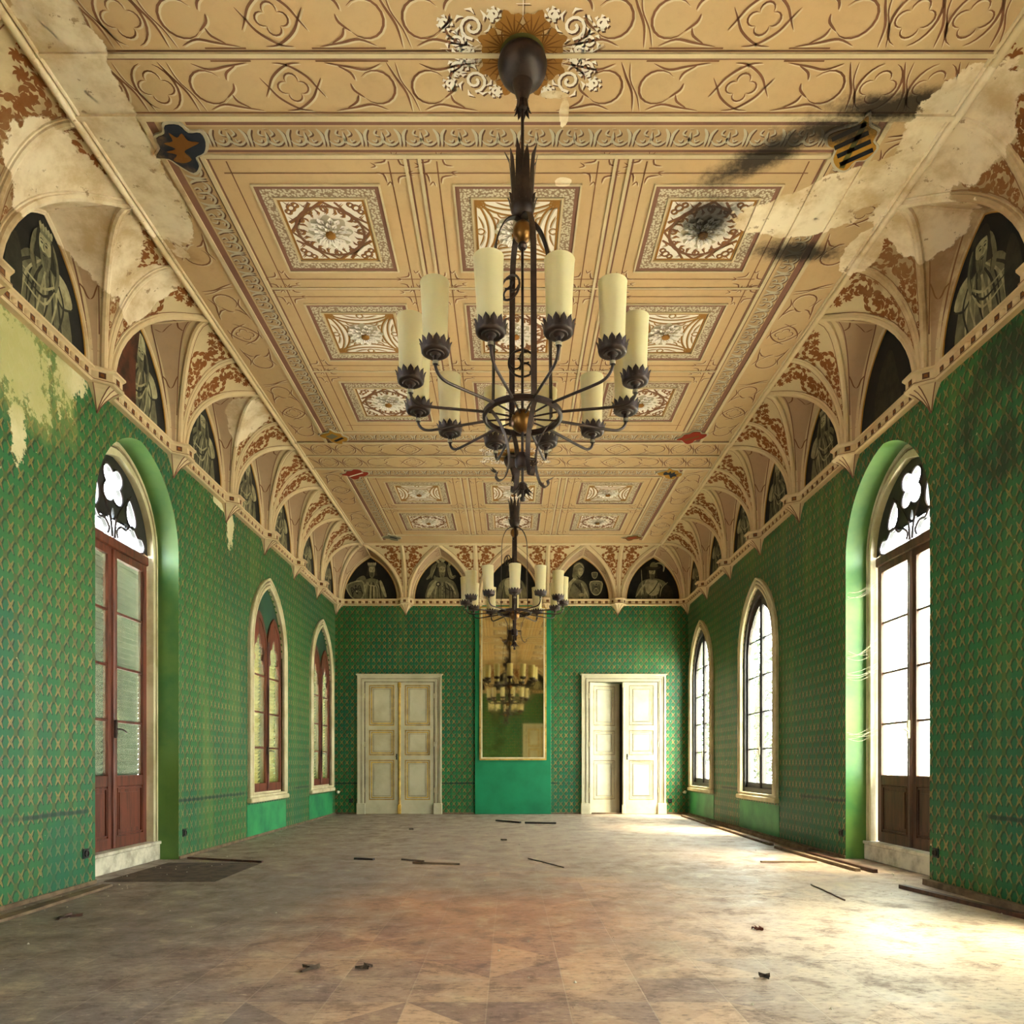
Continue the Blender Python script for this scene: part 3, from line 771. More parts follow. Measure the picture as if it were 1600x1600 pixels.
def louvre(mb, a0, a1, n, z):
    d = .058; mb.mesh([(a, n - q, z - q * 1.15 + t) for a in (a0, a1) for q in (0, d) for t in (0, .008)], [(0, 1, 3, 2), (4, 5, 7, 6), (0, 1, 5, 4), (2, 3, 7, 6), (0, 2, 6, 4), (1, 3, 7, 5)])
def espagnolette(parent, u, z, mat='iron'):
    mb = MB().use(mat); mb.box(u - .012, u + .012, -.02, .012, z - .07, z + .07, .004)
    mb.tube([(u, .0, z), (u, .035, z), (u + .03, .045, z - .005), (u + .09, .045, z - .02)], [.008, .008, .007, .010], 8)
    return mb.build('handle', parent)
def tall_door(s, y, num, shutters):
    u = U(s, y); root = empty('door_%d' % num, to_world(s, u, 0, 0), SIDE[s][1]); struct(root)
    mb = MB().use('cream_paint')
    mb.slab([ring_poly(pointed(.795, 3.30, 4.21, .20), pointed(.70, 3.28, 4.09, .20))], Pw, -.34, -.245)
    mb.slab([ring_poly(pointed(.735, 3.29, 4.13, .20), pointed(.69, 3.27, 4.07, .20))], Pw, -.30, -.220)
    mb.use('wood_grey').slab([ring_poly(pointed(.760, 3.30, 4.165, .20), pointed(.745, 3.30, 4.148, .20))], Pw, -.246, -.2435); mb.use('cream_paint')
    mb.slab([ring_poly(pointed(.795, 3.30, 4.21, .20), pointed(.765, 3.30, 4.17, .20))], Pw, -.30, -.222)
    mb.build('door_frame', root)
    mb = MB().use('stone_white'); mb.box(-.80, .80, -.42, -.20, 0, .17, .008); mb.box(-.80, .80, -.42, -.185, .17, .205, .006); mb.build('threshold', root)
    # tracery over the transom
    mb = MB().use('tracery_dark')
    holes = [quatre(0, 3.79, .205, k=.34, rot=PI / 4), tear(-.335, 3.62, .095, .145, .22), tear(.335, 3.62, .095, .145, -.22),
             spline([(-.60, 3.30), (-.62, 3.36), (-.56, 3.43), (-.47, 3.42), (-.40, 3.485), (-.31, 3.485), (-.24, 3.42), (-.15, 3.43), (-.07, 3.36), (-.09, 3.30)], k=3),
             spline([(.09, 3.30), (.07, 3.36), (.15, 3.43), (.24, 3.42), (.31, 3.485), (.40, 3.485), (.47, 3.42), (.56, 3.43), (.62, 3.36), (.60, 3.30)], k=3),
             tear(0, 3.52, .025, .05)]
    mb.slab([pointed(.70, 3.28, 4.10, 3.25)] + holes, Pw, -.335, -.285)
    mb.use('wood_black')
    for h in holes[:3]: mb.tube([(a, -.283, b) for a, b in h + h[:1]], .012, 6, False)
    for h in holes[3:5]: mb.tube([(a, -.283, b) for a, b in h], .012, 6, False)
    for sg in (-1, 1): mb.tube([(a, -.28, b) for a, b in spline([(sg * .02, 3.28), (sg * .05, 3.45), (sg * .16, 3.62), (sg * .34, 3.80)])], .013, 6)
    mb.build('tracery', root)
    mb = MB().use('wood_dark' if not shutters else 'wood_red'); mb.box(-.67, .67, -.35, -.26, 3.17, 3.27, .01); mb.build('transom', root)
    wood = 'wood_red' if shutters else 'wood_dark'
    for sg in (-1, 1):
        a0, a1 = (-.665, -.006) if sg < 0 else (.006, .665)
        mb = MB(); frame_rect(mb, wood, a0, a1, .21, 3.17, .075, -.335, -.285, .11)
        mb.use(wood); mb.box(a0 + .075, a1 - .075, -.335, -.285, .82, .93, .006)
        mb.box(a0 + .075, a1 - .075, -.325, -.300, .32, .82)
        mb.box(a0 + .13, a1 - .13, -.305, -.288, .39, .76, .01)
        frame_rect(mb, wood, a0 + .09, a1 - .09, .335, .805, .012, -.302, -.285)
        lf = mb.build('door_leaf', root, smooth=False)
        g = MB().use('glass_dull' if shutters else 'glass_dusty'); g.box(a0 + .075, a1 - .075, -.314, -.310, .93, 3.095); g.build('pane', lf, smooth=False)
        m = MB().use(wood)
        for k in range(1, 4): m.box(a0 + .075, a1 - .075, -.322, -.292, .93 + 2.165 * k / 4 - .012, .93 + 2.165 * k / 4 + .012, .004)
        m.build('muntin', lf, smooth=False)
    mb = MB().use(wood); mb.tube([(0, -.285, .22), (0, -.285, 3.16)], .024, 8); md = mb.build('meeting_stile', root)
    mb = MB().use('iron' if shutters else 'white_paint'); mb.box(-.014, .014, -.265, -.24, 1.30, 1.48, .004); mb.tube([(0, -.25, 1.39), (0, -.21, 1.39), (-.05, -.20, 1.38), (-.1, -.2, 1.36)], .009, 8); mb.build('handle', root)
    if shutters:
        mb = MB().use('shutter_grey')
        for k in range(53): louvre(mb, -.70, .80, -.36, .26 + k * .055)
        mb.use('wood_black').box(-.78, .82, -.43, -.36, .2, .25); mb.box(-.78, .82, -.43, -.36, 3.14, 3.2); mb.box(-.02, .02, -.44, -.35, .2, 3.17); mb.build('shutter', root, smooth=False)
    return root
def surround(root, half, spring, apex, zb):
    mb = MB().use('cream_paint')
    mb.slab([ring_poly(pointed(half + .13, spring, apex + .14, zb), pointed(half - .0, spring, apex, zb))], Pw, -.02, .03)
    mb.use('wood_grey')
    for d in (.088, .040): mb.slab([ring_poly(pointed(half + d + .006, spring, apex + d * 1.08 + .006, zb), pointed(half + d - .006, spring, apex + d * 1.08 - .006, zb))], Pw, .029, .0315)
    mb.use('cream_paint')
    for d, r in ((.115, .022), (.065, .016), (.012, .020)):
        mb.tube([(a, .032, b) for a, b in pointed(half + d, spring, apex + d * 1.1, zb)], r, 8)
    mb.use('cream_paint'); mb.box(-half - .15, half + .15, -.02, .07, zb - .10, zb - .03, .012); mb.box(-half - .13, half + .13, -.02, .045, zb - .03, zb + .01, .008)
    mb.box(-half, half, -.12, -.02, zb - .02, zb + .04, .006)
    return mb.build('window_frame', root)
def left_window(s, y, num):
    u = U(s, y); root = empty('window_%d' % num, to_world(s, u, 0, 0), SIDE[s][1]); struct(root)
    surround(root, LAN_H, LAN_S, LAN_A, LAN_Z)
    mb = MB()
    hole = lambda c: pointed(.285, 2.78, 3.20, .72, 10, c)
    mb.slab([pointed(LAN_H, LAN_S, LAN_A, LAN_Z), hole(-.335), hole(.335)], Pw, -.09, -.03, 'wood_red', 'green_infill')
    mb.build('infill', root, smooth=False)
    for c in (-.335, .335):
        mb = MB().use('wood_red')
        mb.slab([pointed(.32, 2.78, 3.28, .64, 10, c), pointed(.262, 2.78, 3.17, .76, 10, c)], Pw, -.055, -.005)
        # cusped head
        mb.slab([ring_poly(pointed(.265, 2.78, 3.18, 2.40, 10, c), [(c - .26, 2.40), (c - .215, 2.52), (c - .15, 2.56), (c - .19, 2.66), (c - .17, 2.76), (c - .09, 2.80), (c - .07, 2.88), (c, 2.95), (c + .07, 2.88), (c + .09, 2.80), (c + .17, 2.76), (c + .19, 2.66), (c + .15, 2.56), (c + .215, 2.52), (c + .26, 2.40)])], Pw, -.05, -.012)
        cs = mb.build('casement', root, smooth=False)
        g = MB().use('glass_dull'); g.box(c - .265, c + .265, -.036, -.033, .76, 3.15); g.build('pane', cs, smooth=False)
        m = MB().use('wood_red')
        for z in (1.28, 1.80, 2.34): m.box(c - .265, c + .265, -.045, -.020, z - .012, z + .012, .003)
        m.build('muntin', cs, smooth=False)
    mb = MB().use('wood_red'); mb.tube([(0, -.0, .67), (0, -.0, 2.86)], .026, 8); mb.build('meeting_stile', root)
    mb = MB().use('iron'); mb.tube([(.03, .025, .9), (.03, .025, 2.2)], .006, 6); mb.box(.01, .05, .0, .03, 1.18, 1.30, .005); mb.tube([(.03, .03, 1.24), (.03, .07, 1.24), (-.05, .08, 1.23)], .008, 8); mb.build('handle', root)
    mb = MB().use('shutter_cream')
    for k in range(48): louvre(mb, -.695, .695, -.105, .66 + k * .055)
    mb.use('shutter_grey').box(-.02, .02, -.19, -.10, .62, 3.3); mb.build('shutter', root, smooth=False)
def right_window(s, y, num):
    u = U(s, y); root = empty('window_%d' % num, to_world(s, u, 0, 0), SIDE[s][1]); struct(root)
    surround(root, LAN_H, LAN_S, LAN_A, LAN_Z)
    mb = MB().use('wood_black')
    mb.slab([ring_poly(pointed(LAN_H, LAN_S, LAN_A, LAN_Z), pointed(.64, LAN_S, 3.56, LAN_Z))], Pw, -.11, -.01)
    mb.box(-.64, .64, -.11, -.01, LAN_Z, LAN_Z + .08); mb.build('outer_frame', root, smooth=False)
    arc_in = pointed(.64, LAN_S, 3.56, .68); half_n = len(arc_in) // 2
    for sg in (-1, 1):
        L = [(a, b) for a, b in arc_in if a * sg >= -1e-6]
        base = [(a * 1.0, b) for a, b in L]
        if sg < 0: outer = base + [(0, .68)]
        else: outer = base + [(0, .68)]
        def shrink(p): return (max(.045, abs(p[0]) - .045) * sg if abs(p[0]) > 1e-6 else .045 * sg, p[1])
        inner = []
        for a, b in outer:
            aa = min(max(abs(a), .045), .64 - .05); hh = abs(a) / .64
            b2 = max(b, .76) if b < 1 else b - .10 * (b > LAN_S) * (1.0 if abs(a) < .5 else .6)
            inner.append((sg * min(aa, max(.045, abs(a) - .045) if b > LAN_S else aa), b2))
        mb = MB().use('wood_black'); band(mb, outer, inner, -.09, -.045)
        cs = mb.build('casement', root, smooth=False)
        g = MB().use('glass_clear'); g.slab([inner], Pw, -.07, -.066); g.build('pane', cs, smooth=False)
        m = MB().use('wood_black')
        for z in (1.27, 1.82, 2.37, 2.92):
            hw = .60 if z < LAN_S else arch_u(.62, .84, z - LAN_S) - .01
            a0, a1 = sorted((sg * .04, sg * hw)); m.box(a0, a1, -.082, -.055, z - .011, z + .011, .003)
        m.build('muntin', cs, smooth=False)
    mb = MB().use('wood_black'); mb.tube([(0, -.045, .68), (0, -.045, 3.5)], .022, 8); mb.build('meeting_stile', root)
    mb = MB().use('lead_grey'); mb.box(-.015, .015, -.03, -.005, 1.18, 1.30, .004); mb.tube([(0, -.01, 1.24), (0, .025, 1.24), (.07, .03, 1.235)], .008, 8); mb.build('handle', root)
tall_door('L', 7.15, 1, True); tall_door('R', 7.20, 2, False)
left_window('L', 10.87, 1); left_window('L', 13.95, 2)
right_window('R', 10.83, 3); right_window('R', 14.03, 4)
tall_door('R', 3.45, 5, False); tall_door('R', -.3, 6, False); tall_door('L', 3.45, 7, True); tall_door('L', -.3, 8, False)  # unseen doors; shutters added on the nearer left one to cut its light

# panelled double doors in the end wall
def double_door(s, xc, num, ajar=0.):
    root = empty('door_%d' % num, to_world(s, U(s, xc), 0, 0), SIDE[s][1]); struct(root)
    mb = MB()
    o = [(-.87, 0), (-.87, 2.88), (.87, 2.88), (.87, 0)]; i = [(-.715, 0), (-.715, 2.735), (.715, 2.735), (.715, 0)]
    mb.use('white_paint').slab([ring_poly(o, i)], Pw, 0, .045)
    frame_rect(mb, 'wood_grey', -.725, .725, -.02, 2.745, .012, .045, .0465)
    frame_rect(mb, 'wood_grey', -.79, .79, -.02, 2.81, .008, .045, .047); mb.use('white_paint')
    mb.slab([ring_poly([(-.87, 0), (-.87, 2.88), (.87, 2.88), (.87, 0)], [(-.835, 0), (-.835, 2.845), (.835, 2.845), (.835, 0)])], Pw, .045, .075)
    mb.slab([ring_poly([(-.775, 0), (-.775, 2.79), (.775, 2.79), (.775, 0)], [(-.75, 0), (-.75, 2.765), (.75, 2.765), (.75, 0)])], Pw, .045, .06)
    mb.box(-.90, .90, 0, .09, 2.88, 2.905, .008)
    for sg in (-1, 1): mb.box(min(sg * .705, sg * .885), max(sg * .705, sg * .885), 0, .085, 0, .23, .008)
    mb.build('door_frame', root, smooth=False)
    for sg in (-1, 1):
        a0, a1 = (-.707, -.004) if sg < 0 else (.004, .707)
        if s == 'B': mid = sg > 0          # leaf carrying the astragal
        mb = MB().use('white_paint'); mb.box(a0, a1, -.01, .018, 0.008, 2.732)
        # stiles and rails stand proud of the three sunk panels
        pz = [(.31, 1.11), (1.235, 1.73), (1.85, 2.66)]
        aL, aR = (a0 + .09, a1 - .12) if sg < 0 else (a0 + .12, a1 - .09)
        mb.slab([[(a0, .008), (a1, .008), (a1, 2.732), (a0, 2.732)]] + [[(aL, z0), (aR, z0), (aR, z1), (aL, z1)] for z0, z1 in pz], Pw, .018, .036)
        for z0, z1 in pz:
            frame_rect(mb, 'white_paint', aL, aR, z0, z1, .022, .018, .030)
            frame_rect(mb, 'yellow_line' if not ajar else 'white_shade', aL + .016, aR - .016, z0 + .016, z1 - .016, .030, .018, .0240)
            frame_rect(mb, 'wood_grey', aL - .004, aR + .004, z0 - .004, z1 + .004, .010, .0362, .0372)
            frame_rect(mb, 'white_paint', aL + .075, aR - .075, z0 + .075, z1 - .075, .008, .018, .026)
            frame_rect(mb, 'yellow_line' if not ajar else 'white_shade', aL - .016, aR + .016, z0 - .016, z1 + .016, .013, .036, .0372); frame_rect(mb, 'wood_grey', aL + .066, aR - .066, z0 + .066, z1 - .066, .006, .018, .0205)
            mb.use('white_paint').box(aL + .09, aR - .09, .018, .024, z0 + .09, z1 - .09, .003)
        if sg > 0 and s == 'B' or sg < 0 and s == 'F': pass
        lf = mb.build('door_leaf', root, smooth=False)
        if ajar and sg > 0 and s == 'B':
            lf.location = (.713, 0, 0); lf.data.transform(Matrix.Translation((-.713, 0, 0))); lf.rotation_euler = (0, 0, math.radians(22))
    mb = MB().use('yellow_line' if not ajar else 'white_paint'); mb.tube([(0, .036, .01), (0, .036, 2.73)], .026, 10); mb.box(-.035, .035, .02, .07, .008, .2, .006); mb.box(-.032, .032, .02, .07, 2.62, 2.72, .006); mb.build('astragal', root)
    if not ajar: g_ = MB().use('wood_black'); g_.box(-.7145, .7145, .0, .012, .0, 2.7345); g_.build('dark_backing', root, smooth=False)  # dark sheet standing in for the shade in the gap round the leaves
    mb = MB().use('wood_black')
    if ajar: mb.box(-.75, .75, -WT - .03, -WT, 0, 2.8); mb.build('dark_backing', root, smooth=False)  # dark sheet standing in for the unlit room behind the open leaf
    mb = MB().use('socket_black'); hx = .06 if not ajar else -.075
    mb.box(hx - .012, hx + .012, .036, .042, 1.13, 1.25, .002); mb.ball((hx, .062, 1.20), .016); mb.tube([(hx, .036, 1.2), (hx, .062, 1.2)], .006, 8); mb.build('handle', root)
    mb = MB().use('white_shade')
    for sg in (-1, 1):
        for z in (.5, 1.45, 2.45): mb.tube([(sg * .72, .05, z - .05), (sg * .72, .05, z + .05)], .010, 8)
    mb.build('hinge', root)
    return root
double_door('B', -2.29, 9); double_door('B', 2.35, 10, .1)
double_door('F', 1.75, 11)

# mirror and the green breast behind it
mb = MB().use('green_breast'); a0, a1 = sorted((U('B', -.73), U('B', .85)))
mb.box(a0, a1, 0, .05, 0.005, 4.33, .006)
o = mb.build('wall_breast', smooth=False); o.location, rz = SIDE['B']; o.rotation_euler = (0, 0, rz); struct(o)
mb = MB().use('cream_paint'); a0, a1 = U('B', .752), U('B', -.632)
root = empty('wall_mirror', to_world('B', (a0 + a1) / 2, .055, 1.12), SIDE['B'][1]); w2 = (a1 - a0) / 2
tag(root, 'tall rectangular mirror in a narrow pale gilt frame on the far wall', 'mirror')
frame_rect(mb, 'yellow_line', -w2, w2, 0, 3.17, .045, 0, .035); frame_rect(mb, 'cream_paint', -w2 + .03, w2 - .03, .03, 3.14, .03, .0, .045)
mb.use('brass')
for k in range(7):
    for sg in (-1, 1): mb.ball((sg * (w2 - .016), .037, .25 + k * .42), .010, 6)
mb.build('mirror_frame', root, smooth=False)
mb = MB().use('mirror_glass'); mb.box(-w2 + .06, w2 - .06, .004, .008, .06, 3.11); g = mb.build('mirror_glass', root, smooth=False)
g.rotation_euler = (math.radians(.0), 0, math.radians(.43))
# ------------------------------------------------------------------ painted ceiling
def Pc(a, b, h): return (a, b, ZC - .0012 - h)
XC = .045
CX = [XC - 1.51, XC + .01, XC + 1.53]
BAND = [10.26, 4.452, 10.26 - 2 * 5.808]          # centres of the cross bands
FIELDS = [(5.19, 9.52, [5.93, 7.345, 8.745]), (11.0, 13.80, [11.68, 13.06]), (5.19 - 5.808, 9.52 - 5.808, [5.93 - 5.808, 7.345 - 5.808, 8.745 - 5.808]), (-3.20, -2.10, [])]
FX0, FX1 = XC - 2.25, XC + 2.25
def line(mb, mat, x0_, y0_, x1_, y1_, w, h=0.): mb.use(mat).ribbon([(x0_, y0_), (x1_, y1_)], w, Pc, h)
def relief(mb, mat, x0_, y0_, x1_, y1_, w, d):
    mb.use(mat)
    if abs(x0_ - x1_) < 1e-6: mb.box(x0_ - w / 2, x0_ + w / 2, y0_, y1_, ZC - d, ZC)
    else: mb.box(x0_, x1_, y0_ - w / 2, y0_ + w / 2, ZC - d, ZC)
class Tr:
    """strokes in a local unit frame set on the ceiling: brown line with a pale edge beside it"""
    def __init__(s, mb, x, y, sc=1., rot=0., sx=1., P=Pc, brown='ceil_brown', pale='ceil_pale', w=.016): s.mb, s.x, s.y, s.s, s.r, s.sx, s.P, s.b, s.p, s.w = mb, x, y, sc, rot, sx, P, brown, pale, w
    def T(s, pts):
        c, q = math.cos(s.r), math.sin(s.r)
        return [(s.x + s.s * (a * s.sx * c - b * q), s.y + s.s * (a * s.sx * q + b * c)) for a, b in pts]
    def st(s, pts, w=None, taper=True, pale=True):
        w = w or s.w; t = s.T(pts)
        if pale: s.mb.use(s.p).ribbon([(a + .009, b + .010) for a, b in t], w * 1.1, s.P, .0008, taper)
        s.mb.use(s.b).ribbon(t, w, s.P, .0016, taper)
def vesica(t, r=.13):
    for sg in (-1, 1):
        for q in (-1, 1): t.st([(sg * a, q * b) for a, b in spline([(-.205, -.07), (-.165, -.005), (-.12, .07), (-.05, .13), (.02, .165), (.09, .172)], k=4)])
    for k in range(4):
        an = 45 + 90 * k + 45; cx, cy = .058 * math.cos(math.radians(an)), .058 * math.sin(math.radians(an))
        t.st(arc(cx, cy, .044, an - 110, an + 110, 8), .012)
def loop(t):
    """open round loop with tails running out to the panel edges"""
    t.st(arc(0, 0, .115, 40, 320, 14))
    t.st(spline([(.088, .074), (.15, .02), (.165, -.03)], k=4)); 
    t.st(spline([(-.05, -.16), (.05, -.12), (.16, -.14), (.30, -.165)], k=4)); t.st(spline([(-.05, .16), (.05, .12), (.16, .14), (.30, .165)], k=4))
    t.st(spline([(.13, .05), (.15, .10), (.22, .145)], k=4)); t.st(spline([(.13, -.05), (.15, -.10), (.22, -.145)], k=4))
def cross_x(t):
    t.st(spline([(-.085, -.17), (-.04, -.07), (.015, .04), (.035, .17)], k=4)); t.st(spline([(.085, .17), (.05, .06), (-.01, -.05), (-.03, -.17)], k=4), .010)
def quat(t, sc=1.):
    for k in range(4):
        an = 90 * k; cx, cy = .062 * math.cos(math.radians(an)), .062 * math.sin(math.radians(an))
        t.st(arc(cx, cy, .050, an - 100, an + 100, 8), .012)
    for sg in (-1, 1): t.st([(sg * a, b * sg) for a, b in arc(0, 0, .135, -70, 75, 10, .165)])
def strip(mb, xc, yc, rot, L, loops, ves, crosses, quats, sc=1.):
    def at(d): return (xc + d * math.cos(rot), yc + d * math.sin(rot))
    for d, sg in loops: t = Tr(mb, *at(d), sc, rot, sg); loop(t)
    for d in ves: vesica(Tr(mb, *at(d), sc * .95, rot))
    for d in crosses: cross_x(Tr(mb, *at(d), sc, rot))
    for d in quats: quat(Tr(mb, *at(d), sc, rot))
def cusps(mb, x, y, s=1.):
    """little four-way tabs where painted mouldings cross"""
    for k in range(4):
        t = Tr(mb, x, y, s, k * PI / 2, w=.010)
        t.st(spline([(.030, .13), (.045, .07), (.125, .055)], k=3), .015); t.st(spline([(.155, .015), (.115, .03), (.15, .06)], k=3), .011)
def frieze(mb, x0_, y0_, x1_, y1_, h):
    L = math.hypot(x1_ - x0_, y1_ - y0_); n = max(1, round(L / .262)); u = L / n; rot = math.atan2(y1_ - y0_, x1_ - x0_)
    mb.use('ceil_frieze').ribbon([(x0_, y0_), (x1_, y1_)], h, Pc, .0)
    for i in range(n):
        c = (i + .5) * u; t = Tr(mb, x0_ + math.cos(rot) * c, y0_ + math.sin(rot) * c, 1., rot, 1., brown='ceil_grey', pale='ceil_umber')
        for sg in (-1, 1):
            t.st([(sg * a, b) for a, b in arc(.055, .005, .055, 190, 20, 8)], .020)
            t.st([(sg * a, b) for a, b in spline([(.12, .07), (.118, -.02), (.09, -.07)], k=4)], .022)
            t.st([(sg * a, b) for a, b in spline([(.02, -.01), (.05, -.03), (.035, -.065)], k=4)], .014)
            t.st([(sg * a, b) for a, b in spline([(.075, .02), (.05, .035), (.04, .01)], k=4)], .012)
        t.st([(0, .05), (.002, 0), (0, -.05)], .020)
        t.st([(-.012, -.07), (.012, -.07)], .02)
mb = MB()
for b in BAND:
    relief(mb, 'ceil_cream', x0, b, x1, b, .028, .012); line(mb, 'ceil_umber', x0, b - .024, x1, b - .024, .010, .001); line(mb, 'ceil_mauve', x0, b + .026, x1, b + .026, .012, .001)
    for sg in (-1, 1):
        y = b + sg * .43
        relief(mb, 'ceil_cream', x0, y, x1, y, .04, .016); line(mb, 'ceil_umber', x0, y + .026 * sg, x1, y + .026 * sg, .010, .001); line(mb, 'ceil_brown', x0, y - .034, x1, y - .034, .010, .001)
        line(mb, 'ceil_mauve', FX0, b + sg * .478, FX1, b + sg * .478, .026, .001)
        line(mb, 'ceil_mauve', FX0, b + sg * .70, FX1, b + sg * .70, .020, .001)
        frieze(mb, FX0 - .15, b + sg * .588, FX1 + .15, b + sg * .588, .17)
        yc = b + sg * .215
        strip(mb, XC, yc, 0, 0, [(-1.98, 1), (-.90, -1), (-.56, 1), (.56, -1), (.90, 1), (1.98, -1)], [-1.44, 1.44], [-.73, .73, -2.15, 2.15, -2.49, 2.49, -2.83, 2.83], [-2.32, 2.32, -2.66, 2.66])
        for sx in (-1, 1):
            mb.use('ceil_brown')
            for a, c in ((.80, 1.25), (1.65, 1.9)): line(mb, 'ceil_brown', XC + sx * a, yc - sg * .175, XC + sx * c, yc - sg * .175, .010, .001)
mb.build('cross_band', CEILING, smooth=False)
# outer margins
mb = MB()
for sx in (-1, 1):
    xm = XC + sx * 2.73
    for (f0, f1, _) in FIELDS[:3]:
        lo, hi = f0 - .31, f1 + .31
        relief(mb, 'ceil_cream', XC + sx * 2.53, lo, XC + sx * 2.53, hi, .035, .014)
        line(mb, 'ceil_mauve', XC + sx * 2.485, lo, XC + sx * 2.485, hi, .055, .001)
        n = max(2, round((hi - lo) / 1.45)); u = (hi - lo) / n
        for k in range(n):
            c = lo + (k + .5) * u
            strip(mb, xm, c, PI / 2, 0, [(-.52, 1), (.52, -1)], [0], [-.70], [], .92)
mb.build('margin_tracery', CEILING, smooth=False)
mb = MB(); mr = MB()
def grid(mb, f0, f1, rows, half):
    for sx in (-1, 1):
        X = XC + sx * 2.25
        relief(mr, 'ceil_cream', X, f0, X, f1, .032, .014); line(mb, 'ceil_mauve', X - sx * .03, f0, X - sx * .03, f1, .014, .001)
        line(mb, 'ceil_umber', X + sx * .026, f0, X + sx * .026, f1, .008, .001)
        frieze(mb, X + sx * .125, f1 + .05, X + sx * .125, f0 - .05, .14)
    for y in (f0, f1):
        relief(mr, 'ceil_cream', FX0, y, FX1, y, .032, .014); line(mb, 'ceil_mauve', FX0, y + .03, FX1, y + .03, .012, .001)
    for c in ((CX[0] + CX[1]) / 2, (CX[1] + CX[2]) / 2):
        for d in (-.052, .052):
            relief(mr, 'ceil_cream', c + d, f0, c + d, f1, .022, .012); line(mb, 'ceil_mauve', c + d + .022, f0, c + d + .022, f1, .014, .001)
        for y in [f0 + .12] + [(a + b) / 2 for a, b in zip(rows, rows[1:])] + [f1 - .12]:
            for sx in (-1, 1):
                cusps(mb, c + sx * .16, y + .09 if y > f0 + .2 and y < f1 - .2 else y); 
                if f0 + .2 < y < f1 - .2: cusps(mb, c + sx * .16, y - .09)
    for a, b in zip(rows, rows[1:]):
        y = (a + b) / 2; relief(mr, 'ceil_cream', FX0, y, FX1, y, .018, .010); line(mb, 'ceil_brown', FX0, y + .022, FX1, y + .022, .010, .001)
        for X in (FX0 + .15, FX1 - .15): cusps(mb, X, y + .09); cusps(mb, X, y - .09)
    for r in rows:
        for y in (r - half - .10, r + half + .10): line(mb, 'ceil_brown', FX0 + .1, y, FX1 - .1, y, .010, .001)
    for cx in CX:
        for sx in (-1, 1): line(mb, 'ceil_brown', cx + sx * (half + .10), f0 + .05, cx + sx * (half + .10), f1 - .05, .010, .001)
for f0, f1, rows in FIELDS[:3]: grid(mb, f0, f1, rows, .485)
mb.build('field_moulding', CEILING, smooth=False); mr.build('gilt_moulding', CEILING, smooth=False)
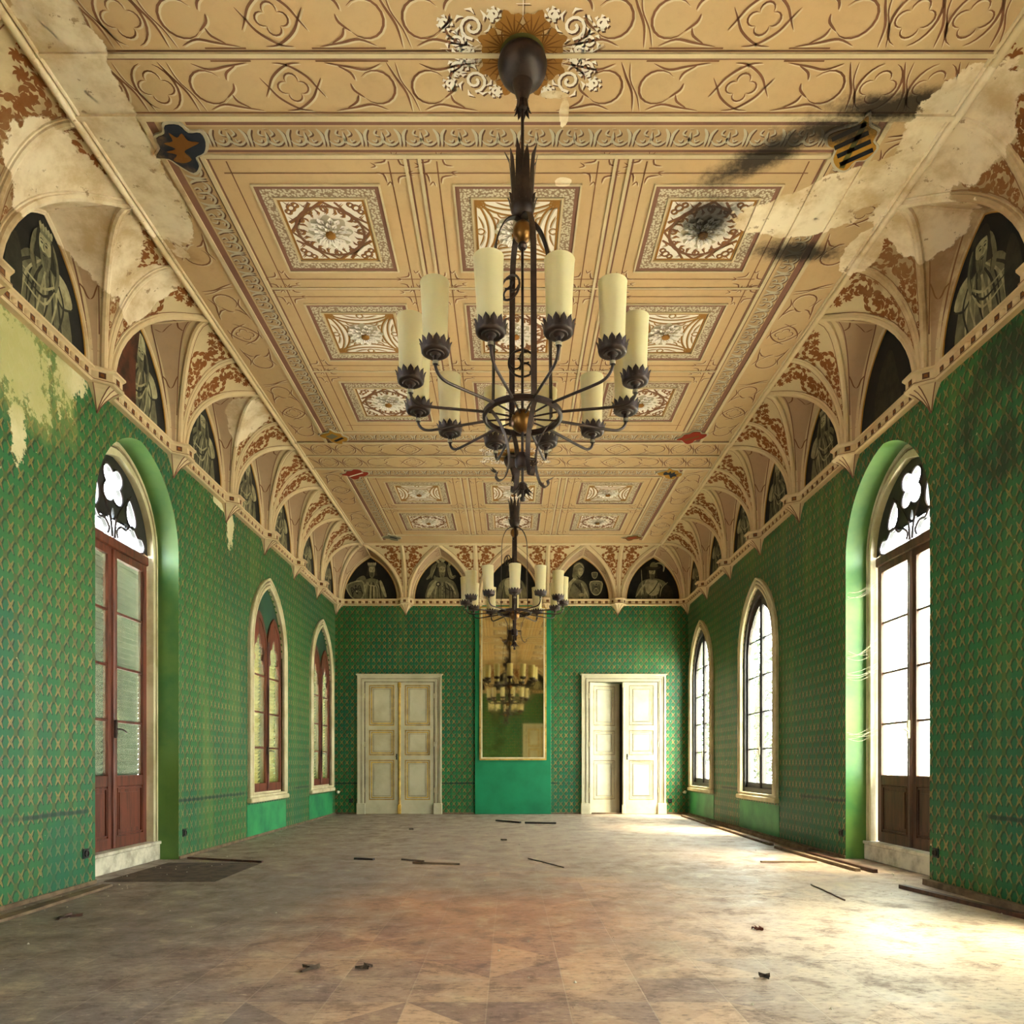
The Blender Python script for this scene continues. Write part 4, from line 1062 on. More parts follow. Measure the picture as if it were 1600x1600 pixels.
def coffer(kind, H=.485):
    def P(a, b, h): return (a, b, -.002 - h)
    mb = MB()
    def sq(m, h0, w, lay):
        mb.use(m)
        for a in (-1, 1):
            mb.ribbon([(-h0 - w / 2, a * h0), (h0 + w / 2, a * h0)], w, P, lay); mb.ribbon([(a * h0, -h0 + w / 2), (a * h0, h0 - w / 2)], w, P, lay)
    def bar(m, h0, w, d):
        mb.use(m)
        for a in (-1, 1):
            mb.box(-h0 - w / 2, h0 + w / 2, a * h0 - w / 2, a * h0 + w / 2, -d, 0); mb.box(a * h0 - w / 2, a * h0 + w / 2, -h0, h0, -d, 0)
    bar('ceil_cream', H - .005, .014, .012); sq('ceil_mauve', H - .030, .034, .001)
    sq('ceil_mosaic', H - .085, .078, .001); bar('ceil_cream', H - .135, .014, .012); 
    I = H - .15
    mb.use('ceil_white').flat([[(-I, -I), (I, -I), (I, I), (-I, I)]], P, .0005)
    sq('ceil_ochre', I - .01, .018, .002)
    t = Tr(mb, 0, 0, P=P, brown='ceil_ochre', pale='ceil_grey', w=.022)
    if kind == 'A':
        t.b = 'ceil_brown'
        for k in range(4):
            an = k * 90
            t.st(arc(.0, .0, .27, an, an + 90, 12), .022, False)
            q = Tr(mb, 0, 0, 1, math.radians(an), P=P, brown='ceil_brown', pale='ceil_ochre', w=.017)
            q.st(spline([(-.31, .10), (-.16, .20), (0, .32)], k=5), .018, False); q.st(spline([(.31, .10), (.16, .20), (0, .32)], k=5), .018, False)
            for a, b, r in ((.255, .255, .03), (.215, .285, .022), (.285, .215, .022), (.0, .245, .026), (.13, .215, .022), (-.13, .215, .022)): q.st(arc(a, b, r, 0, 360, 8), .012, False)
            for a in range(-2, 3):
                an2 = math.radians(90 + a * 18); q.st([(.27 * math.cos(an2), .27 * math.sin(an2)), (.215 * math.cos(an2 + .07), .215 * math.sin(an2 + .07)), (.19 * math.cos(an2 - .02), .19 * math.sin(an2 - .02))], .018)
            for a, b in ((.30, .02), (.30, .32), (.18, .30), (.30, .16)): q.st([(a, b), (a - .03, b - .035), (a - .055, b - .01)], .016)
    else:
        for k in range(4):
            q = Tr(mb, 0, 0, 1, k * PI / 2, P=P, brown='ceil_ochre', pale='ceil_grey', w=.018)
            q.st(arc(0, .59, .42, -39, -141, 12), .019, False); q.st(arc(0, .82, .59, -57, -123, 12), .017, False)
            q.st(arc(.285, .285, .035, 0, 360, 8), .014, False); q.st([(.25, .25), (.32, .32)], .01); q.st([(.32, .25), (.25, .32)], .01)
            q.st(arc(0, .295, .032, 0, 360, 8), .013, False)
            for sg in (-1, 1):
                q.st([(sg * a, b) for a, b in spline([(.03, .27), (.09, .28), (.17, .31)], k=3)], .014); q.st([(sg * a, b) for a, b in spline([(.16, .20), (.13, .15), (.07, .165)], k=3)], .014)
    mb.use('ceil_grey').flat([[(.165 * (1 + .12 * math.cos(8 * a)) * math.cos(a), .165 * (1 + .12 * math.cos(8 * a)) * math.sin(a)) for a in [2 * PI * i / 48 for i in range(48)]]], P, .003)
    ros = MB()
    random.seed(3)
    for ring, (n, r0, r1, w, z) in enumerate(((13, .09, .165, .05, -.012), (10, .06, .125, .045, -.026), (7, .035, .085, .036, -.038))):
        for k in range(n):
            a = 2 * PI * (k + ring * .5) / n + random.uniform(-.1, .1); c, s_ = math.cos(a), math.sin(a)
            def q(rr, t, zz): return (rr * c - t * s_, rr * s_ + t * c, zz)
            ros.use('ceil_petal'); rm = (r0 + r1) / 2
            ros.mesh([q(r0, 0, z + .004), q(rm, -w / 2, z), q(r1, -w * .25, z - .010), q(r1 + .008, 0, z - .004), q(r1, w * .25, z - .010), q(rm, w / 2, z), q(rm, 0, z + .006)], [(0, 1, 6), (1, 2, 6), (2, 3, 6), (3, 4, 6), (4, 5, 6), (5, 0, 6)])
            ros.use('ceil_umber'); ros.mesh([q(r0, -.003, z - .001), q(r1 * .8, -.002, z - .002), q(r1 * .8, .002, z - .002), q(r0, .003, z - .001)], [(0, 1, 2, 3)])
    ros.use('ceil_ochre'); ros.lathe([(.042, -.030), (.040, -.044), (.026, -.052), (.001, -.054)], n=14)
    return mb.data('coffer', smooth=False, recalc=False), ros.data('rosette', smooth=False, recalc=False)
COF = {k: coffer(k) for k in 'AB'}
def put_coffer(x, y, k, sc=1.):
    o = link('coffer', COF[k][0], CEILING, (x, y, ZC)); r = link('rosette', COF[k][1], o)
for f, (f0, f1, rows) in enumerate(FIELDS[:3]):
    for j, y in enumerate(rows):
        for i, x in enumerate(CX): put_coffer(x, y, 'AB'[(i + j) % 2] if f != 1 else 'BA'[(j) % 2])
# medallion round each hook
def medallion(x, y):
    mb = MB(); random.seed(8)
    def sc_(cx, cy, r, d, sg):
        t = Tr(mb, x, y, 1., brown='ceil_white', pale='ceil_umber')
        t.st([(sg * a, b) for a, b in spiral(cx, cy, r, PI / 2, 1.4, d, 16)], .018, False)
        for k in range(7):
            an = k * .9; q = [(sg * (cx + r * math.cos(an)), cy + r * math.sin(an)), (sg * (cx + r * 1.35 * math.cos(an + .25)), cy + r * 1.35 * math.sin(an + .25)), (sg * (cx + r * 1.45 * math.cos(an + .6)), cy + r * 1.45 * math.sin(an + .6))]
            t.st(q, .020)
    for sg in (-1, 1):
        for dy in (-1, 1):
            sc_(.30, dy * .17, .075, dy, sg); sc_(.40, dy * .08, .045, -dy, sg); sc_(.34, dy * .03, .03, dy, sg); sc_(.46, dy * .19, .032, dy, sg); sc_(.17, dy * .24, .03, dy, sg)
        t = Tr(mb, x, y, 1., brown='ceil_white', pale='ceil_umber')
        for k in range(14): t.st([(sg * random.uniform(.22, .50), random.uniform(-.07, .07)) for _ in range(2)], .02)
        t.st([(0, sg * .22), (0, sg * .36)], .03); t.st([(-.04, sg * .34), (.04, sg * .34)], .02); t.st([(-.04, sg * .30), (.04, sg * .30)], .025)
    def P(a, b, h): return (x + a, y + b, ZC - .004 - h)
    for k in range(8):
        an = PI / 8 + k * PI / 4; mb.use('ceil_ochre'); cx, cy = .20 * math.cos(an), .20 * math.sin(an)
        mb.flat([[(cx + .075 * (1 + .22 * math.cos(5 * q)) * math.cos(q + an), cy + .075 * (1 + .22 * math.cos(5 * q)) * math.sin(q + an)) for q in [2 * PI * i / 24 for i in range(24)]]], P, .001)
        mb.use('shield_brown')
        for j in range(7): leaf(mb, P, .12 * math.cos(an), .12 * math.sin(an), an + (j - 3) * .28, .14, .010, .002, .1 * (j - 3))
    mb.use('shield_green').flat([ellipse(0, 0, .14, .14, 24)], P, .0025)
    mb.build('medallion', CEILING, smooth=False)
for b in BAND: medallion(.075, b)

# painted coats of arms at the corners of each field
def shield(x, y, rot, sc, base, marks, label):
    def P(a, b, h): return (a, b, -h)
    ol = [(-.19, .13), (-.10, .15), (-.03, .11), (.05, .15), (.15, .14), (.21, .09), (.16, .02), (.19, -.05), (.13, -.13), (.05, -.12), (-.02, -.16), (-.10, -.12), (-.20, -.13), (-.16, -.05), (-.18, .03)]
    ol = spline(ol, True, 3); mb = MB()
    mb.slab([[(a * 1.12, b * 1.14) for a, b in ol]], P, 0, .014, 'ceil_grey', 'ceil_grey'); mb.slab([ol], P, .014, .020, base, base)
    for m, pts in marks: mb.use(m).flat([pts], P, .0225)
    o = mb.build('painted_shield', smooth=False); o.location = (x, y, ZC - .003); o.rotation_euler = (0, 0, rot); o.scale = (sc, sc, 1)
    tag(o, label, 'painted shield', None)
def stripes(m, n=4, w=.045): return [(m, [(-.17 + k * .09, -.11), (-.17 + k * .09 + w, -.11), (-.17 + k * .09 + w, .12), (-.17 + k * .09, .12)]) for k in range(n)]
lion = spline([(-.13, .05), (-.06, .09), (-.02, .03), (.05, .06), (.13, .10), (.10, .03), (.14, -.02), (.08, -.04), (.09, -.10), (.03, -.06), (-.03, -.11), (-.03, -.03), (-.10, -.08), (-.08, -.01), (-.15, -.02)], True, 3)
shield(XC - 2.36, 5.10, -.95, .95, 'shield_blue', [('shield_brown', lion)], 'dark blue painted shield with an ochre rampant beast, near left ceiling corner')
shield(XC + 2.36, 5.08, .95, .95, 'shield_yellow', stripes('shield_black') + [('shield_green', [(-.19, -.10), (-.15, -.12), (.18, .10), (.15, .13)])], 'black and ochre striped painted shield with a green diagonal, beside the mouldy peeled plaster')
shield(XC - 2.37, 9.64, .9, .85, 'shield_yellow', [('shield_grey', [(-.12, -.08), (.0, -.08), (.0, .08), (-.12, .08)]), ('shield_black', [(.05, -.1), (.1, -.1), (.1, .1), (.05, .1)])], 'ochre and grey painted shield at far left corner of the nearer coffered field')
shield(XC + 2.37, 9.64, -.9, .85, 'shield_red', [('shield_brown', [(-.12, -.05), (.12, .02), (.1, .06), (-.12, .0)])], 'dull red painted shield at far right corner of the nearer coffered field')
shield(XC - 2.36, 10.86, -.7, .9, 'shield_red', [('ceil_white', [(-.15, -.02), (.15, .02), (.15, .05), (-.15, .01)])], 'bright red painted shield with a white bar, near left corner of far field')
shield(XC + 2.36, 10.86, .7, .9, 'shield_yellow', [('shield_blue', lion)], 'ochre painted shield with a dark beast, near right corner of far field')
shield(XC - 2.30, 13.93, .7, .8, 'shield_grey', [('shield_blue', [(-.1, -.08), (.1, -.08), (.1, .0), (-.1, .0)])], 'small grey blue painted shield at the far left corner of the ceiling')
shield(XC + 2.30, 13.93, -.7, .8, 'shield_brown', [('shield_red', [(-.1, -.08), (.1, -.02), (.1, .06), (-.1, .0)])], 'small brown and red painted shield at the far right corner of the ceiling')

# ------------------------------------------------------------------ lunette murals
def mural_mesh(fig, flip=False):
    def P(a, b, h): return (-a if flip else a, .004 + h, ZS + b)
    mb = MB(); mb.use('mural_ground').flat([[(a, b - ZS) for a, b in pointed(LW, ZS, ZS + LH, None, 14)]], P, 0)
    for k, (m, pts) in enumerate(fig): mb.use('mural_' + m).flat([pts], P, .0015 + .0004 * k)
    return mb.data('lunette_mural', smooth=False)
def S(*p, k=4): return spline(list(p), True, k)
def stroke(pts, w, k=4):
    c = spline(pts, k=k); n = len(c); L, R = [], []
    for i in range(n):
        dx, dy = c[min(n - 1, i + 1)][0] - c[max(0, i - 1)][0], c[min(n - 1, i + 1)][1] - c[max(0, i - 1)][1]; d = math.hypot(dx, dy) or 1
        q = w / 2 * (.3 + .7 * math.sin(PI * (i + .5) / n)); L.append((c[i][0] - dy / d * q, c[i][1] + dx / d * q)); R.append((c[i][0] + dy / d * q, c[i][1] - dx / d * q))
    return L + R[::-1]
def head(x, y, s, beard=True, hair=0, look=0.):
    """painted head; x, y the chin-to-brow centre"""
    o = []
    if hair: o.append(('deep', S((x - .075 * s, y + .09 * s), (x, y + .13 * s), (x + .08 * s, y + .09 * s), (x + .10 * s, y - .05 * s), (x + (.09 + .03 * hair) * s, y - .14 * s * hair), (x + .05 * s, y - .10 * s), (x - .05 * s, y - .10 * s), (x - (.09 + .03 * hair) * s, y - .14 * s * hair), (x - .10 * s, y - .02 * s))))
    o.append(('light', S((x - .055 * s, y + .075 * s), (x, y + .095 * s), (x + .055 * s, y + .075 * s), (x + .062 * s, y), (x + .04 * s, y - .075 * s), (x, y - .10 * s), (x - .04 * s, y - .075 * s), (x - .062 * s, y))))
    q = look * .012 * s
    for sg in (-1, 1):
        o.append(('ground', ellipse(x + q + sg * .025 * s, y + .022 * s, .013 * s, .007 * s, 8))); o.append(('deep', stroke([(x + q + sg * .012 * s, y + .040 * s), (x + q + sg * .028 * s, y + .046 * s), (x + q + sg * .044 * s, y + .038 * s)], .007 * s, 3)))
    o.append(('mid', stroke([(x + q, y + .03 * s), (x + q + .008 * s, y), (x + q - .004 * s, y - .018 * s)], .012 * s, 3)))
    o.append(('ground', stroke([(x + q - .02 * s, y - .046 * s), (x + q, y - .042 * s), (x + q + .02 * s, y - .046 * s)], .008 * s, 3)))
    if beard:
        o.append(('mid', S((x - .058 * s, y - .02 * s), (x - .03 * s, y - .035 * s), (x, y - .028 * s), (x + .03 * s, y - .035 * s), (x + .058 * s, y - .02 * s), (x + .045 * s, y - .11 * s), (x, y - .155 * s), (x - .045 * s, y - .11 * s))))
        o.append(('ground', ellipse(x + q, y - .050 * s, .018 * s, .005 * s, 8)))
        for d in (-.02, 0, .02): o.append(('deep', stroke([(x + d * s, y - .06 * s), (x + d * .8 * s, y - .10 * s), (x + d * .5 * s, y - .135 * s)], .006 * s, 3)))
    return o
def crown(x, y, s):
    o = [('mid', [(x - .07 * s, y), (x + .07 * s, y), (x + .075 * s, y + .035 * s), (x - .075 * s, y + .035 * s)])]
    for k in range(-2, 3): o.append(('light', [(x + (k * .034 - .013) * s, y + .03 * s), (x + (k * .034 + .013) * s, y + .03 * s), (x + (k * .036 + .018) * s, y + .075 * s), (x + k * .037 * s, y + .095 * s), (x + (k * .036 - .018) * s, y + .075 * s)]))
    return o
def torso(w, top, x=0., folds=6, seed=0, tone='mid'):
    random.seed(seed)
    o = [(tone, S((x - w, .01), (x - w * .92, top * .55), (x - w * .68, top * .86), (x - w * .2, top), (x + w * .2, top), (x + w * .68, top * .86), (x + w * .92, top * .55), (x + w, .01), (x, .005)))]
    for k in range(folds):
        a = x + w * (-.8 + 1.6 * (k + .5) / folds); o.append((random.choice(['light', 'deep', 'deep']), stroke([(a * .55 + x * .45, top * .82), (a * .9 + x * .1 + random.uniform(-.02, .02), top * .5), (a, .02)], random.uniform(.014, .03), 3)))
    return o
def buttons(x, ys): return [('ground', ellipse(x, b, .010, .010, 8)) for b in ys]
def scutcheon(x, y, w, h, rot=0., beast=True):
    c, s_ = math.cos(rot), math.sin(rot)
    def q(L): return [(x + a * c - b * s_, y + a * s_ + b * c) for a, b in L]
    o = [('light', q(spline([(-w, h), (w, h), (w * .98, -h * .2), (w * .5, -h * .85), (0, -h), (-w * .5, -h * .85), (-w * .98, -h * .2)], True, 3))), ('mid', q(spline([(-w * .86, h * .88), (w * .86, h * .88), (w * .84, -h * .2), (w * .42, -h * .75), (0, -h * .87), (-w * .42, -h * .75), (-w * .84, -h * .2)], True, 3)))]
    if beast == 'bars':
        for k in (-.5, 0, .5): o.append(('deep', q([(k * w - w * .1, h * .8), (k * w + w * .1, h * .8), (k * w + w * .1, -h * .5), (k * w - w * .1, -h * .5)])))
    elif beast:
        for sg in (-1, 1):
            for j in range(3): o.append(('deep', q(stroke([(sg * w * .12, h * .2), (sg * w * .5, h * (.55 - j * .3)), (sg * w * .62, h * (.1 - j * .28))], w * .13, 3))))
        o.append(('deep', q(ellipse(0, h * .05, w * .15, h * .4, 12)))); o.append(('deep', q(ellipse(w * .05, h * .58, w * .12, h * .12, 8)))); o.append(('light', q(ellipse(0, 0, w * .10, h * .12, 8))))
    return o
KING = torso(.26, .44, .02, 7, 1) + [('light', stroke([(-.10, .40), (-.02, .30), (.06, .26), (.12, .32), (.14, .42)], .018)), ('light', [(-.02, .02), (.09, .02), (.085, .30), (.0, .30)]), ('deep', [(.02, .02), (.05, .02), (.05, .28), (.025, .28)]),
    ('light', stroke([(.20, .40), (.25, .24), (.32, .05)], .07)), ('deep', stroke([(.17, .36), (.20, .2), (.22, .02)], .03)), ('mid', S((-.30, .40), (-.14, .50), (-.08, .36), (-.2, .25)))] + head(.03, .60, 1.0, True, .7, .5) + crown(.03, .68, 1.0) + scutcheon(-.28, .17, .17, .19, .28)
PLUME = torso(.33, .45, .02, 7, 2) + [('light', stroke([(-.28, .05), (-.20, .22), (-.08, .40)], .09)), ('light', stroke([(.08, .38), (.22, .28), (.30, .10)], .04)), ('deep', stroke([(.05, .30), (.16, .20), (.28, .18)], .02)), ('mid', S((-.14, .50), (-.05, .46), (.12, .47), (.16, .40), (.0, .36), (-.14, .42))),
    ('light', stroke([(-.02, .74), (-.12, .84), (-.22, .80), (-.27, .68)], .07)), ('light', stroke([(0, .76), (.10, .85), (.18, .78), (.16, .70)], .08)), ('mid', stroke([(-.08, .76), (-.17, .66), (-.20, .52), (-.30, .42)], .07)), ('mid', stroke([(.14, .72), (.17, .58), (.22, .46), (.30, .50)], .08)), ('light', stroke([(-.10, .70), (-.15, .58), (-.20, .44)], .014)), ('light', stroke([(.18, .66), (.20, .52), (.26, .46)], .014)), ('light', ellipse(0, .83, .045, .03, 10))] + head(.02, .60, 1.05, True, .9, 1) + [('mid', S((-.07, .66), (-.06, .74), (.02, .78), (.09, .74), (.10, .66), (.02, .69))), ('deep', ellipse(-.06, .32, .05, .05, 12)), ('light', ellipse(-.06, .32, .025, .025, 10))] + buttons(.03, (.27, .19, .11)) + buttons(.07, (.24, .16))
HOOD = torso(.25, .42, -.12, 7, 3) + [('light', stroke([(-.40, .10), (-.28, .30), (-.12, .48), (-.05, .60)], .06)), ('mid', S((-.22, .02), (-.26, .22), (-.16, .34), (-.04, .18), (-.08, .02))), ('light', stroke([(.0, .30), (.06, .18), (.12, .04)], .03)), ('deep', stroke([(-.16, .34), (-.06, .24), (-.01, .18)], .05)), ('light', ellipse(-.02, .10, .055, .04, 10)), ('mid', S((-.20, .56), (-.17, .72), (-.06, .78), (.03, .70), (.02, .56), (-.08, .44), (-.20, .46)))] + head(-.04, .58, .85, False, 0, 1) + [('deep', stroke([(-.12, .50), (-.06, .44), (.02, .47)], .02)), ('light', stroke([(-.17, .68), (-.06, .75), (.03, .66)], .02))] + scutcheon(.25, .50, .055, .065, 0, 'bars') + scutcheon(.28, .23, .12, .145, 0)
HAT = torso(.34, .44, .0, 8, 4) + [('light', S((-.16, .38), (-.04, .42), (.08, .40), (.14, .28), (.10, .12), (-.02, .08), (-.14, .16))), ('deep', stroke([(.12, .40), (.02, .22), (-.10, .10)], .02)), ('deep', S((.12, .02), (.14, .20), (.24, .32), (.38, .24), (.42, .08), (.40, .01))), ('light', stroke([(.30, .36), (.18, .24), (.14, .06)], .02)), ('light', stroke([(-.24, .62), (-.23, .4), (-.20, .05)], .014)), ('light', stroke([(-.36, .05), (-.26, .20), (-.18, .32)], .035)), ('mid', ellipse(-.20, .07, .05, .045, 10))] + head(-.02, .56, 1.0, True, .7, 0) + [('deep', S((-.15, .63), (-.02, .60), (.12, .64), (.16, .68), (.02, .70), (-.13, .68))), ('mid', S((-.06, .68), (-.04, .76), (.03, .78), (.08, .74), (.09, .68))), ('light', stroke([(.04, .74), (.14, .76), (.22, .70), (.21, .58)], .045)), ('mid', ellipse(-.03, .72, .03, .03, 8))]
ARMOUR = torso(.30, .46, .0, 7, 6) + [('light', S((-.14, .40), (0, .46), (.14, .40), (.12, .12), (0, .05), (-.12, .12))), ('deep', stroke([(0, .42), (.0, .25), (0, .08)], .014)), ('mid', stroke([(.30, .02), (.30, .4), (.30, .72)], .02)), ('light', ellipse(.30, .74, .025, .045, 8))] + head(0, .60, 1.0, True, .9, -.5) + crown(0, .68, .95)
def robed(seed, hat='crown', beard=True, x=0.):
    random.seed(seed); o = torso(.34, .52, x, 5, seed)
    o += [('light', S((x - .36, .36), (x - .28, .50), (x - .12, .52), (x - .10, .40), (x - .22, .30))), ('deep', stroke([(x - .36, .34), (x - .22, .28), (x - .10, .38)], .02))]
    for k in range(7): a = x - .26 + k * .09; o.append(('light' if k % 2 else 'deep', stroke([(x - .12 + k * .03, .50), (a + .02, .30), (a + .10, .03)], .024)))
    for k in range(3): o.append(('deep' if k % 2 else 'light', stroke([(x - .18 + .03 * k, .44 - .05 * k), (x + .02, .28 - .06 * k), (x + .26, .30 - .05 * k)], .020)))
    o.append(('deep', S((x + .30, .0), (x + .26, .30), (x + .33, .50), (x + .42, .36), (x + .46, .02))))
    o.append(('mid', S((x - .13, .66), (x, .74), (x + .13, .66), (x + .18, .46), (x + .12, .34), (x + .08, .48), (x - .08, .48), (x - .13, .34), (x - .18, .48))))
    o += head(x, .60, 1.15, beard, .8, random.choice([-1, 0, 1]))
    for sg in (-1, 1): o.append(('deep', stroke([(x + sg * .10, .64), (x + sg * .13, .50), (x + sg * .11, .38)], .012)))
    if hat == 'crown': o += crown(x, .685, .95)
    elif hat == 'cap': o += [('deep', S((x - .11, .67), (x - .08, .76), (x + .06, .78), (x + .11, .68), (x, .69)))]
    elif hat == 'helm': o += [('light', S((x - .09, .64), (x - .08, .75), (x, .80), (x + .08, .75), (x + .09, .64), (x, .70))), ('deep', stroke([(x, .70), (x, .75), (x, .79)], .012))]
    return o
BLANK = [('deep', S((-.2, .02), (-.25, .3), (-.1, .55), (.05, .62), (.15, .4), (.22, .02)))]
RUST = robed(21, 'helm') + [('rust', S((.12, .0), (.10, .4), (.02, .82), (.10, .84), (.26, .66), (.42, .3), (.46, .01)))]
def mural(s, w, fig, label, sx=1., flip=False):
    o = link('lunette_mural', mural_mesh(fig, flip), None, to_world(s, U(s, w), 0, 0), SIDE[s][1]); o.scale.x = sx
    tag(o, label, 'mural', 'grisaille figure murals in the lunettes')
Bm = [(KING, 'grisaille mural of a crowned king with a shield, leftmost lunette on far wall'), (PLUME, 'grisaille mural of a bearded man in a plumed helmet, second lunette on far wall'),
      (ARMOUR, 'dark grisaille mural half hidden behind the far chandelier, middle lunette of far wall'), (HOOD, 'grisaille mural of a hooded figure beside two small shields, far wall'), (HAT, 'grisaille mural of a man in a wide feathered hat, rightmost lunette on far wall')]
for k, (f, lb) in enumerate(Bm): mural('B', END_BAYS[k], f, lb, EW / PITCH, True)
ordn = ['nearest', 'second', 'third', 'fourth', 'fifth', 'sixth', 'farthest']
Lf = [robed(11, 'crown'), RUST, robed(12, 'cap'), robed(13, 'helm'), robed(14, 'crown'), robed(15, 'cap'), robed(16, 'helm')]
Rf = [robed(31, 'cap', True, -.03), BLANK, robed(32, 'crown'), robed(33, 'helm'), robed(34, 'cap'), robed(35, 'crown'), robed(36, 'helm')]
Ll = ['grisaille mural of a long-haired robed king, nearest lunette on the left wall', 'grisaille mural with a reddish brown curtain, second lunette of the left wall']
Rl = ['grisaille mural of a bearded robed man, nearest lunette on the right wall', 'blackened mural with the figure barely visible, second lunette of the right wall']
for j in range(7):
    y = SIDE_BAYS[6 - j]
    mural('L', y, Lf[j], Ll[j] if j < 2 else '%s grisaille figure mural from the camera along the left wall' % ordn[j])
    mural('R', y, Rf[j], Rl[j] if j < 2 else '%s grisaille figure mural from the camera along the right wall' % ordn[j], flip=True)
for x in END_BAYS:
    o = link('lunette_mural', mural_mesh(ARMOUR), None, to_world('F', U('F', x), 0, 0), SIDE['F'][1]); o.scale.x = EW / PITCH; tag(o, 'dark figure mural on the wall behind the camera, seen in the mirror', 'mural', 'murals behind the camera')
# ------------------------------------------------------------------ chandeliers
def pol(r, a, z): return (r * math.cos(a), r * math.sin(a), z)
def leaves(mb, r, z0, z1, n, w, flare, th=.002, a0=0., tipdown=False):
    """ring of pointed leaves rising (or hanging) from radius r"""
    for k in range(n):
        a = a0 + 2 * PI * k / n; hw = w / 2; h = z1 - z0
        P = []
        for t, ww, fl in ((0, .8, 0), (.35, 1.0, .15), (.7, .75, .5), (1, .04, 1.0)):
            rr = r + flare * fl; da = hw * ww / r
            P.append([pol(rr, a - da, z0 + h * t), pol(rr + .004, a, z0 + h * t), pol(rr, a + da, z0 + h * t)])
        v = [p for row in P for p in row]
        mb.mesh(v, [(i * 3 + j, i * 3 + j + 1, i * 3 + j + 4, i * 3 + j + 3) for i in range(3) for j in range(2)])
CAGE = math.radians(20)
def chandelier(a_off=0.):
    root = empty('chandelier')      # origin on the ceiling; z below is down from ZC
    D = lambda z: z - ZC
    mb = MB().use('iron'); mb.lathe([(.0, D(5.395)), (.10, D(5.395)), (.145, D(5.36)), (.152, D(5.33)), (.150, D(5.325)), (.146, D(5.30)), (.132, D(5.27)), (.105, D(5.24)), (.072, D(5.222)), (.062, D(5.218)), (.058, D(5.20)), (.042, D(5.15)), (.030, D(5.11)), (.028, D(5.07)), (.012, D(5.06)), (.0, D(5.06))], n=32)
    can = mb.build('canopy', root)
    mb = MB().use('iron'); leaves(mb, .030, D(5.11), D(5.035), 9, .026, .022); mb.build('leaf_collar', can, smooth=False)
    mb = MB().use('iron'); mb.tube([(0, 0, D(5.08)), (0, 0, D(4.40))], .010, 10); mb.build('rod', root)
    mb = MB().use('iron')
    mb.lathe([(.0, D(4.39)), (.03, D(4.385)), (.055, D(4.40)), (.072, D(4.44)), (.076, D(4.47)), (.066, D(4.48)), (.062, D(4.50)), (.066, D(4.51)), (.066, D(4.53)), (.060, D(4.54)), (.045, D(4.54)), (.0, D(4.54))], n=24)
    for k in range(10):
        a = 2 * PI * k / 10; pts = []
        for t, fl in ((0, 0), (.5, .010), (.8, .018), (1, .045 if k % 2 else .028)):
            pts.append(Vector(pol(.062 + fl, a, D(4.50) + .30 * t * (1 if k % 2 else .93))))
        hw = .022; vs = []
        for p, ww in zip(pts, (1, 1, .8, .08)):
            tx, ty = -math.sin(a) * hw * ww, math.cos(a) * hw * ww; vs += [(p.x - tx, p.y - ty, p.z), (p.x * 1.04, p.y * 1.04, p.z), (p.x + tx, p.y + ty, p.z)]
        mb.mesh(vs, [(i * 3 + j, i * 3 + j + 1, i * 3 + j + 4, i * 3 + j + 3) for i in range(3) for j in range(2)])
    leaves(mb, .074, D(4.46), D(4.52), 12, .036, .016)
    mb.build('leaf_crown', root, angle=60)
    mb = MB().use('brass'); mb.ball((0, 0, D(4.31)), .058, 16, 1.15); mb.build('upper_ball', root)
    mb = MB().use('iron'); mb.lathe([(.0, D(4.20)), (.020, D(4.205)), (.030, D(4.22)), (.026, D(4.235)), (.012, D(4.25)), (.01, D(4.26))], n=14); mb.tube([(0, 0, D(4.22)), (0, 0, D(2.70))], .0085, 8); mb.build('centre_rod', root)
    # four straps: out from the upper ball, down to the ring
    for k in range(4):
        a = a_off + k * PI / 2 + CAGE - PI / 2
        pr = [(.02, 4.385), (.06, 4.385), (.115, 4.345), (.160, 4.25), (.178, 4.13), (.182, 3.95), (.186, 3.6), (.19, 3.2)]
        pts = spline([pol(r, a, D(z)) for r, z in pr], k=5)
        mb = MB().use('iron'); mb.strap(pts, .036, .007, (-math.sin(a), math.cos(a), 0)); mb.build('cage_strap', root, smooth=False)
    # wheel ring
    mb = MB().use('iron'); mb.lathe([(.228, D(3.160)), (.240, D(3.162)), (.246, D(3.168)), (.246, D(3.192)), (.240, D(3.198)), (.228, D(3.2)), (.222, D(3.195)), (.222, D(3.165)), (.228, D(3.160))], n=48)
    for k in range(12): a = a_off + (k + .5) * PI / 6; mb.tube([pol(.06, a, D(3.17)), pol(.225, a, D(3.18))], .006, 6)
    mb.build('ring', root)
    mb = MB().use('brass'); mb.ball((0, 0, D(3.15)), .072, 18); mb.build('lower_ball', root)
    for ang, zc, r in ((a_off + PI / 2, 3.56, .085), (a_off - 2.2, 3.90, .07)):
        c = Vector(pol(.10 if r > .08 else .13, ang, D(zc))); ax = Vector((-math.sin(ang), math.cos(ang), 0)); up = Vector((0, 0, 1))
        mb = MB().use('iron'); mb.tube([c + ax * r * math.cos(q) + up * r * math.sin(q) for q in [2 * PI * i / 24 for i in range(25)]], .007, 6, False)
        for j in range(3):
            q0 = j * 2 * PI / 3; mb.tube([c + ax * (r * .5 * math.cos(q0) + r * .42 * math.cos(q)) + up * (r * .5 * math.sin(q0) + r * .42 * math.sin(q)) for q in [q0 + 2 + .4 * i for i in range(11)]], .006, 6)
        mb.build('scroll_ring', root)
